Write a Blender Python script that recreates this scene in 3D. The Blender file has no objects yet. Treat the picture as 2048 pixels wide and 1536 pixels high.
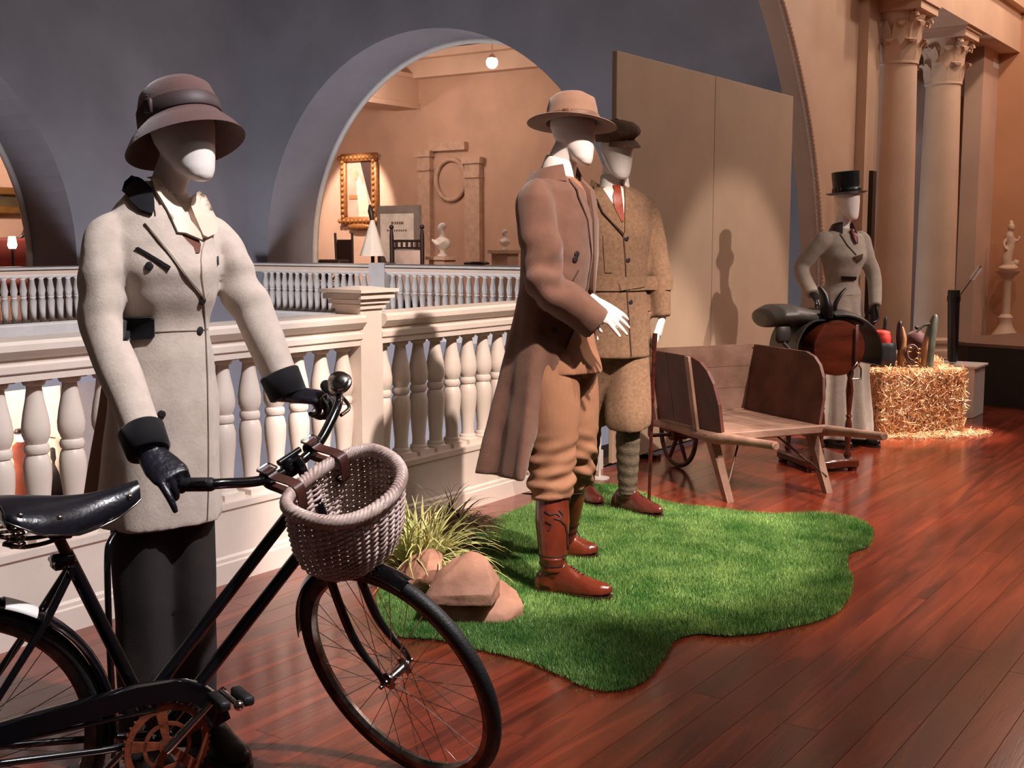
import bpy, bmesh, math, random
import numpy as np
from mathutils import Vector, Matrix, Euler
from mathutils.bvhtree import BVHTree
from mathutils.geometry import delaunay_2d_cdt

random.seed(7)
rng = np.random.default_rng(7)
scene = bpy.context.scene
COL = scene.collection

# ------------------------------------------------------------------ camera
FPX = 2400.0                      # focal length in pixels of the 2048x1536 photograph
TILT = math.atan(288 / FPX)
CAMZ = 1.42
cam_data = bpy.data.cameras.new('camera')
cam_data.sensor_width = 36
cam_data.lens = 36 * FPX / 2048
cam_data.clip_end = 200
cam = bpy.data.objects.new('camera', cam_data)
COL.objects.link(cam)
cam.location = (0, 0, CAMZ)
cam.rotation_euler = (math.pi / 2 - TILT, 0, 0)
scene.camera = cam
CAMP = Vector((0, 0, CAMZ))

# ------------------------------------------------------------------ world, view
world = bpy.data.worlds.new('world')
scene.world = world
world.use_nodes = True
world.node_tree.nodes['Background'].inputs[0].default_value = (0.62, 0.55, 0.55, 1)
world.node_tree.nodes['Background'].inputs[1].default_value = 0.055
scene.view_settings.view_transform = 'Standard'
scene.view_settings.look = 'None'
scene.view_settings.gamma = 1.0
scene.view_settings.exposure = 0.0
scene.view_settings.use_curve_mapping = False

# the gallery's own frame: local x runs along the balustrade (s), local y across the light well (k)
GA = math.atan2(.823, .567)
GD = Vector((math.cos(GA), math.sin(GA), 0))
GN = Vector((-math.sin(GA), math.cos(GA), 0))
def G(s, k, z=0.0):
    return GD * s + GN * k + Vector((0, 0, z))

# ------------------------------------------------------------------ lights
def spot(name, loc, target, power, angle, color, blend=.4, radius=.06):
    l = bpy.data.lights.new(name, 'SPOT')
    l.energy = power; l.spot_size = math.radians(angle); l.spot_blend = blend
    l.color = color; l.shadow_soft_size = radius
    o = bpy.data.objects.new(name, l); COL.objects.link(o)
    o.location = loc
    o.rotation_euler = (Vector(target) - Vector(loc)).to_track_quat('-Z', 'Y').to_euler()
    return o
def point(name, loc, power, color, radius=.15):
    l = bpy.data.lights.new(name, 'POINT')
    l.energy = power; l.color = color; l.shadow_soft_size = radius
    o = bpy.data.objects.new(name, l); COL.objects.link(o); o.location = loc
    return o
def area(name, loc, target, power, sx, sy, color):
    l = bpy.data.lights.new(name, 'AREA')
    l.energy = power; l.color = color; l.shape = 'RECTANGLE'; l.size = sx; l.size_y = sy
    o = bpy.data.objects.new(name, l); COL.objects.link(o); o.location = loc
    o.rotation_euler = (Vector(target) - Vector(loc)).to_track_quat('-Z', 'Y').to_euler()
    return o
WARM = (1.0, .81, .71); WARMER = (1.0, .66, .46); COOL = (.84, .88, 1.0); NEUT = (1.0, .91, .86)
# ceiling track spotlights on the walkway side (right of and behind the camera)
spot('track_spot_men', (2.2, 1.9, 5.0), (.40, 5.25, .9), 2500, 27, WARM, .35)
spot('track_spot_lawn', (3.4, 2.6, 5.6), (1.05, 5.35, 0), 1500, 25, WARM, .6)
spot('track_spot_cyclist', (1.9, 1.9, 4.9), (-1.15, 3.55, .9), 1350, 40, (1.0, .95, .98))
spot('track_spot_barrow', (4.3, 3.7, 5.6), (1.55, 7.0, .4), 1900, 26, WARM)
spot('track_spot_rider', G(8.3, -2.2, 4.4), (2.3, 8.4, 1.1), 800, 22, WARM)
spot('track_spot_hay', G(10.0, .0, 4.8), (3.0, 8.85, .3), 3600, 17, WARM)
spot('track_spot_right_floor', G(8.5, .6, 4.8), (3.2, 6.6, 0), 800, 58, WARM, .8)
# general dim room light of the walkway
for s_ in (1.5, 4.0, 6.5):
    for k_ in (-2.8, -.9): point('walkway_downlight', G(s_, k_, 5.9), 46, NEUT, .12)
for s_ in (11.4, 13.6):
    for k_ in (.2, 2.0): point('walkway_downlight', G(s_, k_, 5.2), 125, WARM, .12)
# light well: cool light from the floor below
area('light_well_glow', G(9.6, 10.6, -4.2), G(13.0, 12.6, -.5), 1050, 4, 4, COOL)
spot('added_cone_fill_spot', G(9.5, 8.6, 4.6), G(14.9, 13.0, 1.3), 2200, 22, WARM, .6)  # added unseen warm fill, brightens the white cone, notice and far balusters
# lamps in the galleries across the light well
point('far_gallery_lamp', G(16.4, 14.4, 3.9), 110, WARM)
point('far_gallery_lamp', G(16.6, 9.5, 3.6), 80, WARM)
spot('far_gallery_picture_spot', G(16.9, 16.6, 4.4), G(19, 17.0, 1.9), 1100, 40, WARM)
point('side_gallery_lamp', G(11.4, 17.2, 3.2), 330, WARM)
point('lower_gallery_lamp', G(8.8, 16.3, -.75), 190, WARM)

# ------------------------------------------------------------------ pixel helpers
def ray(u, v):
    t = TILT
    fw = Vector((0, math.cos(t), -math.sin(t))); up = Vector((0, math.sin(t), math.cos(t)))
    return fw + Vector((1, 0, 0)) * ((u - 1024) / FPX) + up * ((768 - v) / FPX)
def at_y(u, v, Y):
    d = ray(u, v); return CAMP + d * (Y / d.y)
def on_z(u, v, z=0.0):
    d = ray(u, v); return CAMP + d * ((z - CAMZ) / d.z)
def on_plane(u, v, n, k):
    d = ray(u, v); return CAMP + d * (k / n.dot(d))
def sk(p):
    return Vector((p.dot(GD), p.dot(GN), p.z))
def on_s(u, v, s): return sk(on_plane(u, v, GD, s))     # gallery coordinates on a plane s = const
def on_k(u, v, k): return sk(on_plane(u, v, GN, k))

# ------------------------------------------------------------------ materials
def lin(c):
    return tuple(((x / 255) / 12.92 if x / 255 <= .04045 else ((x / 255 + .055) / 1.055) ** 2.4) for x in c)
MATS = {}
def mat(name, rgb, rough=.6, metal=0.0, var=.12, scale=8.0, bump=0.0, bscale=60.0, rgb2=None, spec=.5,
        stretch=(1, 1, 1), randobj=0.0, weave=0.0, dist=0.0, sheen=0.0, coat=0.0, emit=None, detail=4.0):
    if name in MATS: return MATS[name]
    m = bpy.data.materials.new(name); m.use_nodes = True
    nt = m.node_tree; N = nt.nodes; L = nt.links
    b = N['Principled BSDF']
    c1 = lin(rgb)
    c2 = lin(rgb2) if rgb2 else tuple(max(0, x * (1 - var * 2.2)) for x in c1)
    tc = N.new('ShaderNodeTexCoord'); mp = N.new('ShaderNodeMapping')
    L.new(tc.outputs['Object'], mp.inputs[0]); mp.inputs['Scale'].default_value = stretch
    if randobj:
        oi = N.new('ShaderNodeObjectInfo'); cm = N.new('ShaderNodeCombineXYZ'); mu = N.new('ShaderNodeMath')
        mu.operation = 'MULTIPLY'; mu.inputs[1].default_value = 37.0
        L.new(oi.outputs['Random'], mu.inputs[0])
        L.new(mu.outputs[0], cm.inputs[0]); L.new(mu.outputs[0], cm.inputs[1])
        L.new(cm.outputs[0], mp.inputs['Location'])
    nz = N.new('ShaderNodeTexNoise'); nz.inputs['Scale'].default_value = scale; nz.inputs['Detail'].default_value = detail; nz.inputs['Distortion'].default_value = dist
    L.new(mp.outputs[0], nz.inputs['Vector'])
    rp = N.new('ShaderNodeValToRGB')
    rp.color_ramp.elements[0].position = .3; rp.color_ramp.elements[1].position = .7
    rp.color_ramp.elements[0].color = (*c2, 1); rp.color_ramp.elements[1].color = (*c1, 1)
    L.new(nz.outputs['Fac'], rp.inputs[0])
    out = rp.outputs[0]
    if randobj:
        hs = N.new('ShaderNodeHueSaturation'); mr = N.new('ShaderNodeMapRange')
        mr.inputs['To Min'].default_value = 1 - randobj; mr.inputs['To Max'].default_value = 1 + randobj
        L.new(oi.outputs['Random'], mr.inputs[0]); L.new(mr.outputs[0], hs.inputs['Value'])
        L.new(out, hs.inputs['Color']); out = hs.outputs[0]
    L.new(out, b.inputs['Base Color'])
    b.inputs['Roughness'].default_value = rough
    b.inputs['Metallic'].default_value = metal
    b.inputs['Specular IOR Level'].default_value = spec
    if coat:
        b.inputs['Coat Weight'].default_value = coat; b.inputs['Coat Roughness'].default_value = .12
    if sheen:
        b.inputs['Sheen Weight'].default_value = sheen; b.inputs['Sheen Roughness'].default_value = .5
    if emit:
        b.inputs['Emission Color'].default_value = (*lin(emit[0]), 1); b.inputs['Emission Strength'].default_value = emit[1]
    if bump:
        n2 = N.new('ShaderNodeTexNoise'); n2.inputs['Scale'].default_value = bscale; n2.inputs['Detail'].default_value = 5
        L.new(mp.outputs[0], n2.inputs['Vector'])
        h = n2.outputs['Fac']
        if weave:
            w = N.new('ShaderNodeTexWave'); w.inputs['Scale'].default_value = weave; w.bands_direction = 'Z'
            w2 = N.new('ShaderNodeTexWave'); w2.inputs['Scale'].default_value = weave; w2.bands_direction = 'X'
            L.new(mp.outputs[0], w.inputs['Vector']); L.new(mp.outputs[0], w2.inputs['Vector'])
            a = N.new('ShaderNodeMath'); a.operation = 'ADD'; a2 = N.new('ShaderNodeMath'); a2.operation = 'MULTIPLY_ADD'
            L.new(w.outputs['Fac'], a.inputs[0]); L.new(w2.outputs['Fac'], a.inputs[1])
            a2.inputs[1].default_value = .15; L.new(a.outputs[0], a2.inputs[0]); L.new(h, a2.inputs[2]); h = a2.outputs[0]
        bp = N.new('ShaderNodeBump'); bp.inputs['Strength'].default_value = bump; bp.inputs['Distance'].default_value = .01
        L.new(h, bp.inputs['Height']); L.new(bp.outputs[0], b.inputs['Normal'])
    MATS[name] = m
    return m

# ------------------------------------------------------------------ mesh builder
def frame_of(d, ref=None):
    d = Vector(d).normalized()
    r = Vector(ref) if ref is not None else (Vector((0, 0, 1)) if abs(d.z) < .9 else Vector((1, 0, 0)))
    x = r.cross(d)
    if x.length < 1e-6: x = Vector((1, 0, 0)).cross(d)
    x.normalize(); y = d.cross(x)
    return x, y, d
def basis(origin, x, y, z):
    return Matrix(((x[0], y[0], z[0], origin[0]), (x[1], y[1], z[1], origin[1]), (x[2], y[2], z[2], origin[2]), (0, 0, 0, 1)))
def spline(pts, n=8, closed=False):
    P = [Vector(p) for p in pts]; out = []
    m = len(P); rngi = range(m if closed else m - 1)
    for i in rngi:
        if closed: p0, p1, p2, p3 = P[i - 1], P[i], P[(i + 1) % m], P[(i + 2) % m]
        else: p0, p1, p2, p3 = P[max(i - 1, 0)], P[i], P[i + 1], P[min(i + 2, m - 1)]
        for j in range(n):
            t = j / n
            out.append(.5 * ((2 * p1) + (p2 - p0) * t + (2 * p0 - 5 * p1 + 4 * p2 - p3) * t * t + (3 * p1 - p0 - 3 * p2 + p3) * t ** 3))
    if not closed: out.append(P[-1].copy())
    return out
def lerp_list(vals, n):
    xs = np.linspace(0, 1, len(vals)); return np.interp(np.linspace(0, 1, n), xs, vals)

class MB:
    def __init__(self): self.v = []; self.f = []
    def add(self, vs, fs, M=None):
        o = len(self.v)
        if M is not None: vs = [M @ Vector(p) for p in vs]
        self.v.extend([tuple(p) for p in vs]); self.f.extend([tuple(i + o for i in q) for q in fs]); return self
    def box(self, c, size, M=None, rot=None, taper=1.0):
        x, y, z = size[0] / 2, size[1] / 2, size[2] / 2; t = taper
        vs = [Vector(p) for p in ((-x, -y, -z), (x, -y, -z), (x, y, -z), (-x, y, -z), (-x * t, -y * t, z), (x * t, -y * t, z), (x * t, y * t, z), (-x * t, y * t, z))]
        if rot is not None:
            R = Euler(rot).to_matrix(); vs = [R @ p for p in vs]
        vs = [p + Vector(c) for p in vs]
        return self.add(vs, [(0, 3, 2, 1), (4, 5, 6, 7), (0, 1, 5, 4), (1, 2, 6, 5), (2, 3, 7, 6), (3, 0, 4, 7)], M)
    def cbox(self, c, size, ch=.004, M=None, rot=None):     # box with chamfered edges
        x, y, z = (q / 2 for q in size); ch = min(ch, x * .9, y * .9, z * .9)
        pts = []
        for sx in (-1, 1):
            for sy in (-1, 1):
                for sz in (-1, 1):
                    pts += [(sx * (x - ch), sy * (y - ch), sz * z), (sx * (x - ch), sy * y, sz * (z - ch)), (sx * x, sy * (y - ch), sz * (z - ch))]
        bm = bmesh.new()
        for p in pts: bm.verts.new(p)
        bmesh.ops.convex_hull(bm, input=bm.verts)
        bm.verts.index_update()
        vs = [q.co.copy() for q in bm.verts]; fs = [[q.index for q in f.verts] for f in bm.faces]; bm.free()
        if rot is not None:
            R = Euler(rot).to_matrix(); vs = [R @ p for p in vs]
        return self.add([p + Vector(c) for p in vs], fs, M)
    def loft(self, rings, caps=True, closed=False, M=None):
        n = len(rings[0]); vs = [p for r in rings for p in r]; fs = []
        m = len(rings)
        for i in range(m if closed else m - 1):
            a = i * n; b = ((i + 1) % m) * n
            for j in range(n):
                j2 = (j + 1) % n; fs.append((a + j, a + j2, b + j2, b + j))
        if caps and not closed:
            fs.append(tuple(range(n - 1, -1, -1))); fs.append(tuple(range((m - 1) * n, m * n)))
        return self.add(vs, fs, M)
    def tube(self, pts, rad, seg=10, caps=True, closed=False, sq=None, ref=None, mod=None, M=None):
        P = [Vector(p) for p in pts]; n = len(P)
        R = [rad] * n if not hasattr(rad, '__len__') else (list(rad) if len(rad) == n else list(lerp_list(rad, n)))
        T = []
        for i in range(n):
            a = P[i - 1] if (i or closed) else P[i]; b = P[(i + 1) % n] if (i < n - 1 or closed) else P[i]
            t = b - a
            T.append(t.normalized() if t.length > 1e-9 else Vector((0, 0, 1)))
        x, y, _ = frame_of(T[0], ref); rings = []
        for i in range(n):
            if i:
                x = x - T[i] * x.dot(T[i]); x.normalize(); y = T[i].cross(x)
            if ref is not None:
                x, y, _ = frame_of(T[i], ref)
            ring = []
            for j in range(seg):
                a = 2 * math.pi * j / seg
                r = R[i] * (mod(i / max(n - 1, 1), a) if mod else 1)
                kx, ky = (1, 1) if sq is None else sq
                ring.append(P[i] + x * (math.cos(a) * r * kx) + y * (math.sin(a) * r * ky))
            rings.append(ring)
        return self.loft(rings, caps, closed, M)
    def lathe(self, prof, seg=24, c=(0, 0, 0), M=None, caps=True):
        rings = [[(c[0] + r * math.cos(2 * math.pi * j / seg), c[1] + r * math.sin(2 * math.pi * j / seg), c[2] + z) for j in range(seg)] for r, z in prof]
        return self.loft(rings, caps, False, M)
    def sphere(self, c, r, seg=16, rows=10, M=None):
        r = (r, r, r) if not hasattr(r, '__len__') else r
        rings = []
        for i in range(rows + 1):
            a = -math.pi / 2 + math.pi * (i + .0) / rows
            cr = max(math.cos(a), .02)
            rings.append([(c[0] + r[0] * cr * math.cos(2 * math.pi * j / seg), c[1] + r[1] * cr * math.sin(2 * math.pi * j / seg), c[2] + r[2] * math.sin(a)) for j in range(seg)])
        return self.loft(rings, True, False, M)
    def prism(self, poly, z0, z1, M=None):
        n = len(poly); vs = [(p[0], p[1], z0) for p in poly] + [(p[0], p[1], z1) for p in poly]
        fs = [tuple(range(n - 1, -1, -1)), tuple(range(n, 2 * n))] + [(i, (i + 1) % n, n + (i + 1) % n, n + i) for i in range(n)]
        return self.add(vs, fs, M)
    def extrude(self, poly, a, b, M=None):       # polygon in (y,z) swept along local x from a to b
        n = len(poly); vs = [(a, p[0], p[1]) for p in poly] + [(b, p[0], p[1]) for p in poly]
        fs = [tuple(range(n - 1, -1, -1)), tuple(range(n, 2 * n))] + [(i, (i + 1) % n, n + (i + 1) % n, n + i) for i in range(n)]
        return self.add(vs, fs, M)
    def torso(self, keys, folds=None, levels=48, seg=64, power=1.0, M=None):
        # keys: (z, rx, front, back, cx, cy), from top to bottom
        K = np.array(keys, float); K = K[np.argsort(K[:, 0])]
        # smooth interpolation of every column over z
        zs = np.linspace(K[0, 0], K[-1, 0], levels); cols = []
        P = [Vector((k[1], k[2], k[3])) for k in K]; Q = [Vector((k[4], k[5], 0)) for k in K]
        rings = []
        for z in zs:
            i = min(max(np.searchsorted(K[:, 0], z) - 1, 0), len(K) - 2)
            t = (z - K[i, 0]) / max(K[i + 1, 0] - K[i, 0], 1e-6); t = min(max(t, 0), 1); t = t * t * (3 - 2 * t) * .6 + t * .4
            rx, rf, rb = P[i].lerp(P[i + 1], t); cx, cy, _ = Q[i].lerp(Q[i + 1], t)
            ring = []
            for j in range(seg):
                a = 2 * math.pi * j / seg
                ca, sa = math.cos(a), math.sin(a)
                if power != 1.0:
                    ca = math.copysign(abs(ca) ** power, ca); sa = math.copysign(abs(sa) ** power, sa)
                m = folds(a, z) if folds else 1.0
                ring.append((cx + rx * ca * m, cy + (rb if sa > 0 else rf) * sa * m, z))
            rings.append(ring)
        return self.loft(rings, True, False, M)

def mesh_of(name, mb, smooth=None):
    me = bpy.data.meshes.new(name)
    me.from_pydata(mb.v, [], mb.f); me.validate(); me.update()
    if smooth is not None:
        me.polygons.foreach_set('use_smooth', [True] * len(me.polygons))
        if smooth < 170: me.set_sharp_from_angle(angle=math.radians(smooth))
    return me
def fix_normals(me):
    bm = bmesh.new(); bm.from_mesh(me); bmesh.ops.recalc_face_normals(bm, faces=bm.faces); bm.to_mesh(me); bm.free()
def link(name, me, parent=None):
    o = bpy.data.objects.new(name, me); COL.objects.link(o)
    if parent is not None: o.parent = parent
    return o
def obj(name, mb, m, parent=None, smooth=40, recalc=True):
    me = mesh_of(name, mb, None)
    if recalc: fix_normals(me)
    if smooth is not None:
        me.polygons.foreach_set('use_smooth', [True] * len(me.polygons))
        if smooth < 170: me.set_sharp_from_angle(angle=math.radians(smooth))
    me.materials.append(m)
    return link(name, me, parent)
def tag(o, label=None, cat=None, group=None, kind=None):
    if label: o['label'] = label
    if cat: o['category'] = cat
    if group: o['group'] = group
    if kind: o['kind'] = kind
    return o
XF = {}
def thing(name, label, cat, loc=(0, 0, 0), rz=0.0, group=None):
    o = bpy.data.objects.new(name, None); COL.objects.link(o)
    o.empty_display_size = .1
    o.location = loc; o.rotation_euler = (0, 0, rz)
    XF[o.name] = Matrix.Translation(Vector(loc)) @ Matrix.Rotation(rz, 4, 'Z')
    return tag(o, label, cat, group)
def gthing(name, label, cat, group=None, loc=(0, 0, 0)):       # a thing whose local axes are the gallery axes
    return thing(name, label, cat, loc, GA, group)
def struct(name, mb, m, parent=None, smooth=None):
    o = obj(name, mb, m, parent, smooth)
    if parent is None:
        o.rotation_euler = (0, 0, GA); o['kind'] = 'structure'
    return o
def copy_tree(o, loc=None, rz=None, parent=None, label=None):
    c = o.copy(); COL.objects.link(c); c.parent = parent
    if loc is not None: c.location = loc
    if rz is not None: c.rotation_euler = (0, 0, rz)
    if label: c['label'] = label
    for ch in list(o.children): copy_tree(ch, parent=c)
    return c
def fuse(name, mb, voxel, m, parent=None, it=5, fac=.5):
    """melt overlapping closed shapes into one continuous smooth skin"""
    me = mesh_of(name, mb); fix_normals(me)
    o = bpy.data.objects.new('tmp_fuse', me); COL.objects.link(o)
    r = o.modifiers.new('r', 'REMESH'); r.mode = 'VOXEL'; r.voxel_size = voxel; r.use_smooth_shade = True
    if it:
        s = o.modifiers.new('s', 'SMOOTH'); s.factor = fac; s.iterations = it
    dg = bpy.context.evaluated_depsgraph_get()
    out = bpy.data.meshes.new_from_object(o.evaluated_get(dg))
    bpy.data.objects.remove(o); bpy.data.meshes.remove(me)
    out.name = name
    out.materials.clear(); out.materials.append(m)
    out.polygons.foreach_set('use_smooth', [True] * len(out.polygons))
    return link(name, out, parent)
def wrinkle(o, fn):
    """push each vertex along its normal by fn(co)"""
    me = o.data; n = len(me.vertices)
    co = np.empty(n * 3); me.vertices.foreach_get('co', co); co = co.reshape(-1, 3)
    no = np.empty(n * 3); me.vertices.foreach_get('normal', no); no = no.reshape(-1, 3)
    co += no * fn(co)[:, None]
    me.vertices.foreach_set('co', co.ravel()); me.update()
def bvh_world(o, root):
    M = XF[root.name]; me = o.data
    return BVHTree.FromPolygons([M @ v.co for v in me.vertices], [tuple(p.vertices) for p in me.polygons])
def resample(poly, step, closed=True):
    out = []
    m = len(poly)
    for i in range(m if closed else m - 1):
        a = Vector(poly[i]); b = Vector(poly[(i + 1) % m]); n = max(1, int((b - a).length / step))
        for j in range(n): out.append(a.lerp(b, j / n))
    if not closed: out.append(Vector(poly[-1]))
    return out
def patch(name, bvh, root, poly, th, m, parent=None, step=7.0, lift=0.0, smooth=50):
    """a piece of cloth with its own thickness laid on a garment; its outline is given in photo pixels"""
    bd = [Vector((p[0], p[1])) for p in resample([Vector((q[0], q[1])) for q in poly], step)]
    xs = [p.x for p in bd]; ys = [p.y for p in bd]; n = len(bd); pts = list(bd)
    x = min(xs) + step
    while x < max(xs):
        y = min(ys) + step
        while y < max(ys):
            pts.append(Vector((x, y))); y += step
        x += step
    edges = [(i, (i + 1) % n) for i in range(n)]
    v, e, f, *_ = delaunay_2d_cdt(pts, edges, [list(range(n))], 1, 1e-4)
    inv = XF[root.name].inverted(); top = []; bot = []
    R = [ray(p.x, p.y).normalized() for p in v]; H = [bvh.ray_cast(CAMP, d) for d in R]
    ok = [i for i, h in enumerate(H) if h[0] is not None]; md = float(np.median([H[i][3] for i in ok])) if ok else 4.0
    for i, p in enumerate(v):
        d, h = R[i], H[i]
        if h[0] is None or abs(h[3] - md) > .12:
            near = min(ok, key=lambda j: (v[j] - p).length_squared + (1e6 if abs(H[j][3] - md) > .12 else 0)) if ok else None
            dep = H[near][3] if near is not None else md
            loc = CAMP + d * dep; nor = H[near][1] if near is not None else -d
        else:
            loc, nor = h[0], h[1]
        if nor.dot(d) > 0: nor = -nor
        top.append(inv @ (loc + nor * (th + lift))); bot.append(inv @ (loc - nor * .003))
    k = len(v); F = [tuple(q) for q in f]
    cnt = {}
    for q in F:
        for i in range(len(q)):
            a, b = q[i], q[(i + 1) % len(q)]; cnt[(a, b)] = 1
    side = [(a, b) for (a, b) in cnt if (b, a) not in cnt]
    mb = MB(); mb.v = [tuple(p) for p in top + bot]
    mb.f = F + [tuple(i + k for i in reversed(q)) for q in F] + [(a, a + k, b + k, b) for a, b in side]
    return obj(name, mb, m, parent or root, smooth)
def hit(bvh, u, v):
    d = ray(u, v).normalized(); h = bvh.ray_cast(CAMP, d)
    if h[0] is None: h = bvh.find_nearest(CAMP + d * 4)
    nor = h[1]
    if nor.dot(d) > 0: nor = -nor
    return h[0], nor
def button(name, bvh, root, u, v, r, m, parent=None, dome=.4):
    loc, nor = hit(bvh, u, v); inv = XF[root.name].inverted()
    x, y, z = frame_of(nor); M = inv @ basis(loc, x, y, z)
    mb = MB(); mb.lathe([(r * .8, -.002), (r, .001), (r, .004), (r * .8, .004 + r * dome * .3), (r * .25, .004 + r * dome * .2)], 14, M=M)
    return obj(name, mb, m, parent or root, 50)
def strip(name, bvh, root, line, w, th, m, parent=None, step=6.0):
    """a raised line of width w (pixels) along a pixel polyline"""
    P = resample([Vector(p) for p in line], step, False); L = []; R = []
    for i, p in enumerate(P):
        t = (P[min(i + 1, len(P) - 1)] - P[max(i - 1, 0)]).normalized(); nn = Vector((-t.y, t.x)) * w / 2
        L.append(p + nn); R.append(p - nn)
    return patch(name, bvh, root, L + R[::-1], th, m, parent, step)
def local(root, u, v, Y):
    return XF[root.name].inverted() @ at_y(u, v, Y)
def band(name, bvh_l, z0, z1, th, m, parent, c=(0, 0), n=72, tilt=0.0, a0=0.0, a1=2 * math.pi):
    """a belt pulled round a body (local coordinates)"""
    full = abs(a1 - a0) > 6.28; N = n if full else n + 1
    rings = []
    for i in range(N):
        a = a0 + (a1 - a0) * i / n; d = Vector((math.cos(a), math.sin(a), 0)); r = []
        for zz, off in ((z0, -.004), (z0, th), ((z0 + z1) / 2, th * 1.15), (z1, th), (z1, -.004)):
            z = zz + tilt * math.sin(a)
            h = bvh_l.ray_cast(Vector((c[0], c[1], z)) + d * .8, -d)
            rad = .8 - h[3] if h[0] is not None else .12
            r.append(Vector((c[0], c[1], z)) + d * (rad + off))
        rings.append(r)
    mb = MB(); mb.loft(rings, not full, full)
    return obj(name, mb, m, parent, 50)
def bvh_local(o):
    return BVHTree.FromPolygons([v.co.copy() for v in o.data.vertices], [tuple(p.vertices) for p in o.data.polygons])

# =================================================================== SETTING
M_FLOOR = mat('mahogany_floor', (136, 57, 35), .19, rgb2=(72, 26, 16), scale=2.2, stretch=(.45, 5, 5), randobj=.15, bump=.03, bscale=30, detail=9, coat=.15, dist=1.1)
M_JOINT = mat('floor_joint', (30, 14, 10), .6)
M_CREAM = mat('cream_paint', (232, 218, 206), .42, var=.05, scale=5, bump=.04, bscale=40)
M_WALLC = mat('cream_plaster', (214, 178, 148), .6, var=.07, scale=2, bump=.06, bscale=30)
M_BLUE = mat('blue_grey_plaster', (128, 122, 126), .8, var=.10, scale=1.1, bump=.06, bscale=14)
M_FARRAIL = mat('pale_grey_paint', (190, 178, 168), .5, var=.05)
M_PEACH = mat('peach_plaster', (206, 168, 142), .7, var=.08, scale=1.5, bump=.05, bscale=20)
M_PEACHL = mat('pale_peach_plaster', (216, 184, 160), .65, var=.06, scale=2)
M_PANEL = mat('beige_board', (190, 164, 138), .75, var=.05, scale=2.5, bump=.04, bscale=90)
M_CEIL = mat('dim_ceiling', (150, 130, 115), .9)
M_WHITE = mat('white_plaster', (225, 214, 204), .5, var=.05)
M_DARKWOOD = mat('dark_wood', (46, 24, 18), .45, var=.2, scale=6, stretch=(1, 6, 6))
M_BLACK = mat('black_paint', (14, 13, 14), .35, var=.1)
M_GOLD = mat('gilt_wood', (178, 116, 62), .45, .25, var=.25, scale=30, bump=.4, bscale=40)

# ---- floor: planks laid along the balustrade
fb = MB()
fb.box((7.3, -.1, -.06), (24.6, 8.1, .08))
fb.box((7.3, -3.85, -.0205), (24.6, 3.3, .041)); fb.box((-1.9, .8, -.0205), (6.2, 6, .041)); fb.box((17.4, .7, -.0205), (4.4, 5.8, .041))
floor = struct('floor', fb, M_FLOOR)
PW = .1135
lens = [2.0, 2.4, 2.9]
pl_me = []
for L in lens:
    b = MB(); b.cbox((L / 2, PW / 2, -.0095), (L - .0008, PW - .0008, .019), .0007)
    me = mesh_of('floor_plank', b); me.materials.append(M_FLOOR); pl_me.append(me)
row = 0; k = -1.45
while k < 3.72:
    s = 1.2 - rng.random() * 2.0
    while s < 15.2:
        i = int(rng.integers(0, 3))
        o = link('floor_plank', pl_me[i], floor); o.location = (s, k, 0)
        s += lens[i]
    k += PW; row += 1

# ---- lathe profile of the balusters (double vase with a ring)
BZ0, BZ1 = .335, .935
def baluster_profile(seg):
    P = [(.0, .053), (.045, .053), (.055, .047), (.075, .045), (.085, .036), (.14, .034), (.26, .040), (.38, .048), (.46, .049), (.51, .043), (.535, .035),
         (.54, .041), (.555, .0445), (.575, .0445), (.59, .041), (.595, .035), (.61, .040), (.65, .049), (.70, .050), (.77, .044), (.86, .033), (.93, .027), (.945, .027), (.95, .036), (.965, .041), (.975, .041)]
    return [(r, BZ0 + t * (BZ1 - BZ0)) for t, r in P]
def baluster_mesh(m, seg, thin=False):
    b = MB(); pr = baluster_profile(seg)
    if thin: pr = pr[::2] + [pr[-1]]
    b.lathe(pr, seg)
    b.box((0, 0, BZ0 + .012), (.112, .112, .024)); b.box((0, 0, BZ1 - .006), (.09, .09, .014))
    me = mesh_of('baluster', b, 35); fix_normals(me); me.materials.append(m); return me
RAILP = [(-.075, .93), (-.075, .955), (-.085, .962), (-.085, .985), (-.072, .992), (-.075, 1.008), (-.092, 1.016), (-.104, 1.03), (-.112, 1.04), (-.112, 1.062), (-.10, 1.074), (.10, 1.074), (.112, 1.062), (.112, 1.04), (.092, 1.016), (.075, 1.0), (.085, .985), (.085, .962), (.075, .955), (.075, .93)]
PLINP = [(-.10, 0), (-.10, .085), (-.093, .09), (-.093, .105), (-.085, .115), (-.085, .30), (-.095, .31), (-.095, .335), (.095, .335), (.095, .31), (.085, .30), (.085, .0)]
def off(poly, k): return [(p[0] + k, p[1]) for p in poly]
def newel(parent, s, k, m, h=1.2, w=.155):
    b = MB()
    b.box((s, k, h * .46), (w, w, h * .92)); b.box((s, k, .06), (w + .06, w + .06, .12)); b.box((s, k, .128), (w + .035, w + .035, .018))
    o = obj('newel_post', b, m, parent, None)
    c = MB()
    for z, ww, hh in ((h * .925, w + .025, .022), (h * .945, w + .05, .02), (h * .967, w + .085, .026), (h * .987, w + .115, .016)):
        c.box((s, k, z), (ww, ww, hh))
    c.box((s, k, h * .9965), (w + .10, w + .10, .014), taper=.35)
    obj('newel_cap', c, m, o, None)
    return o

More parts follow.
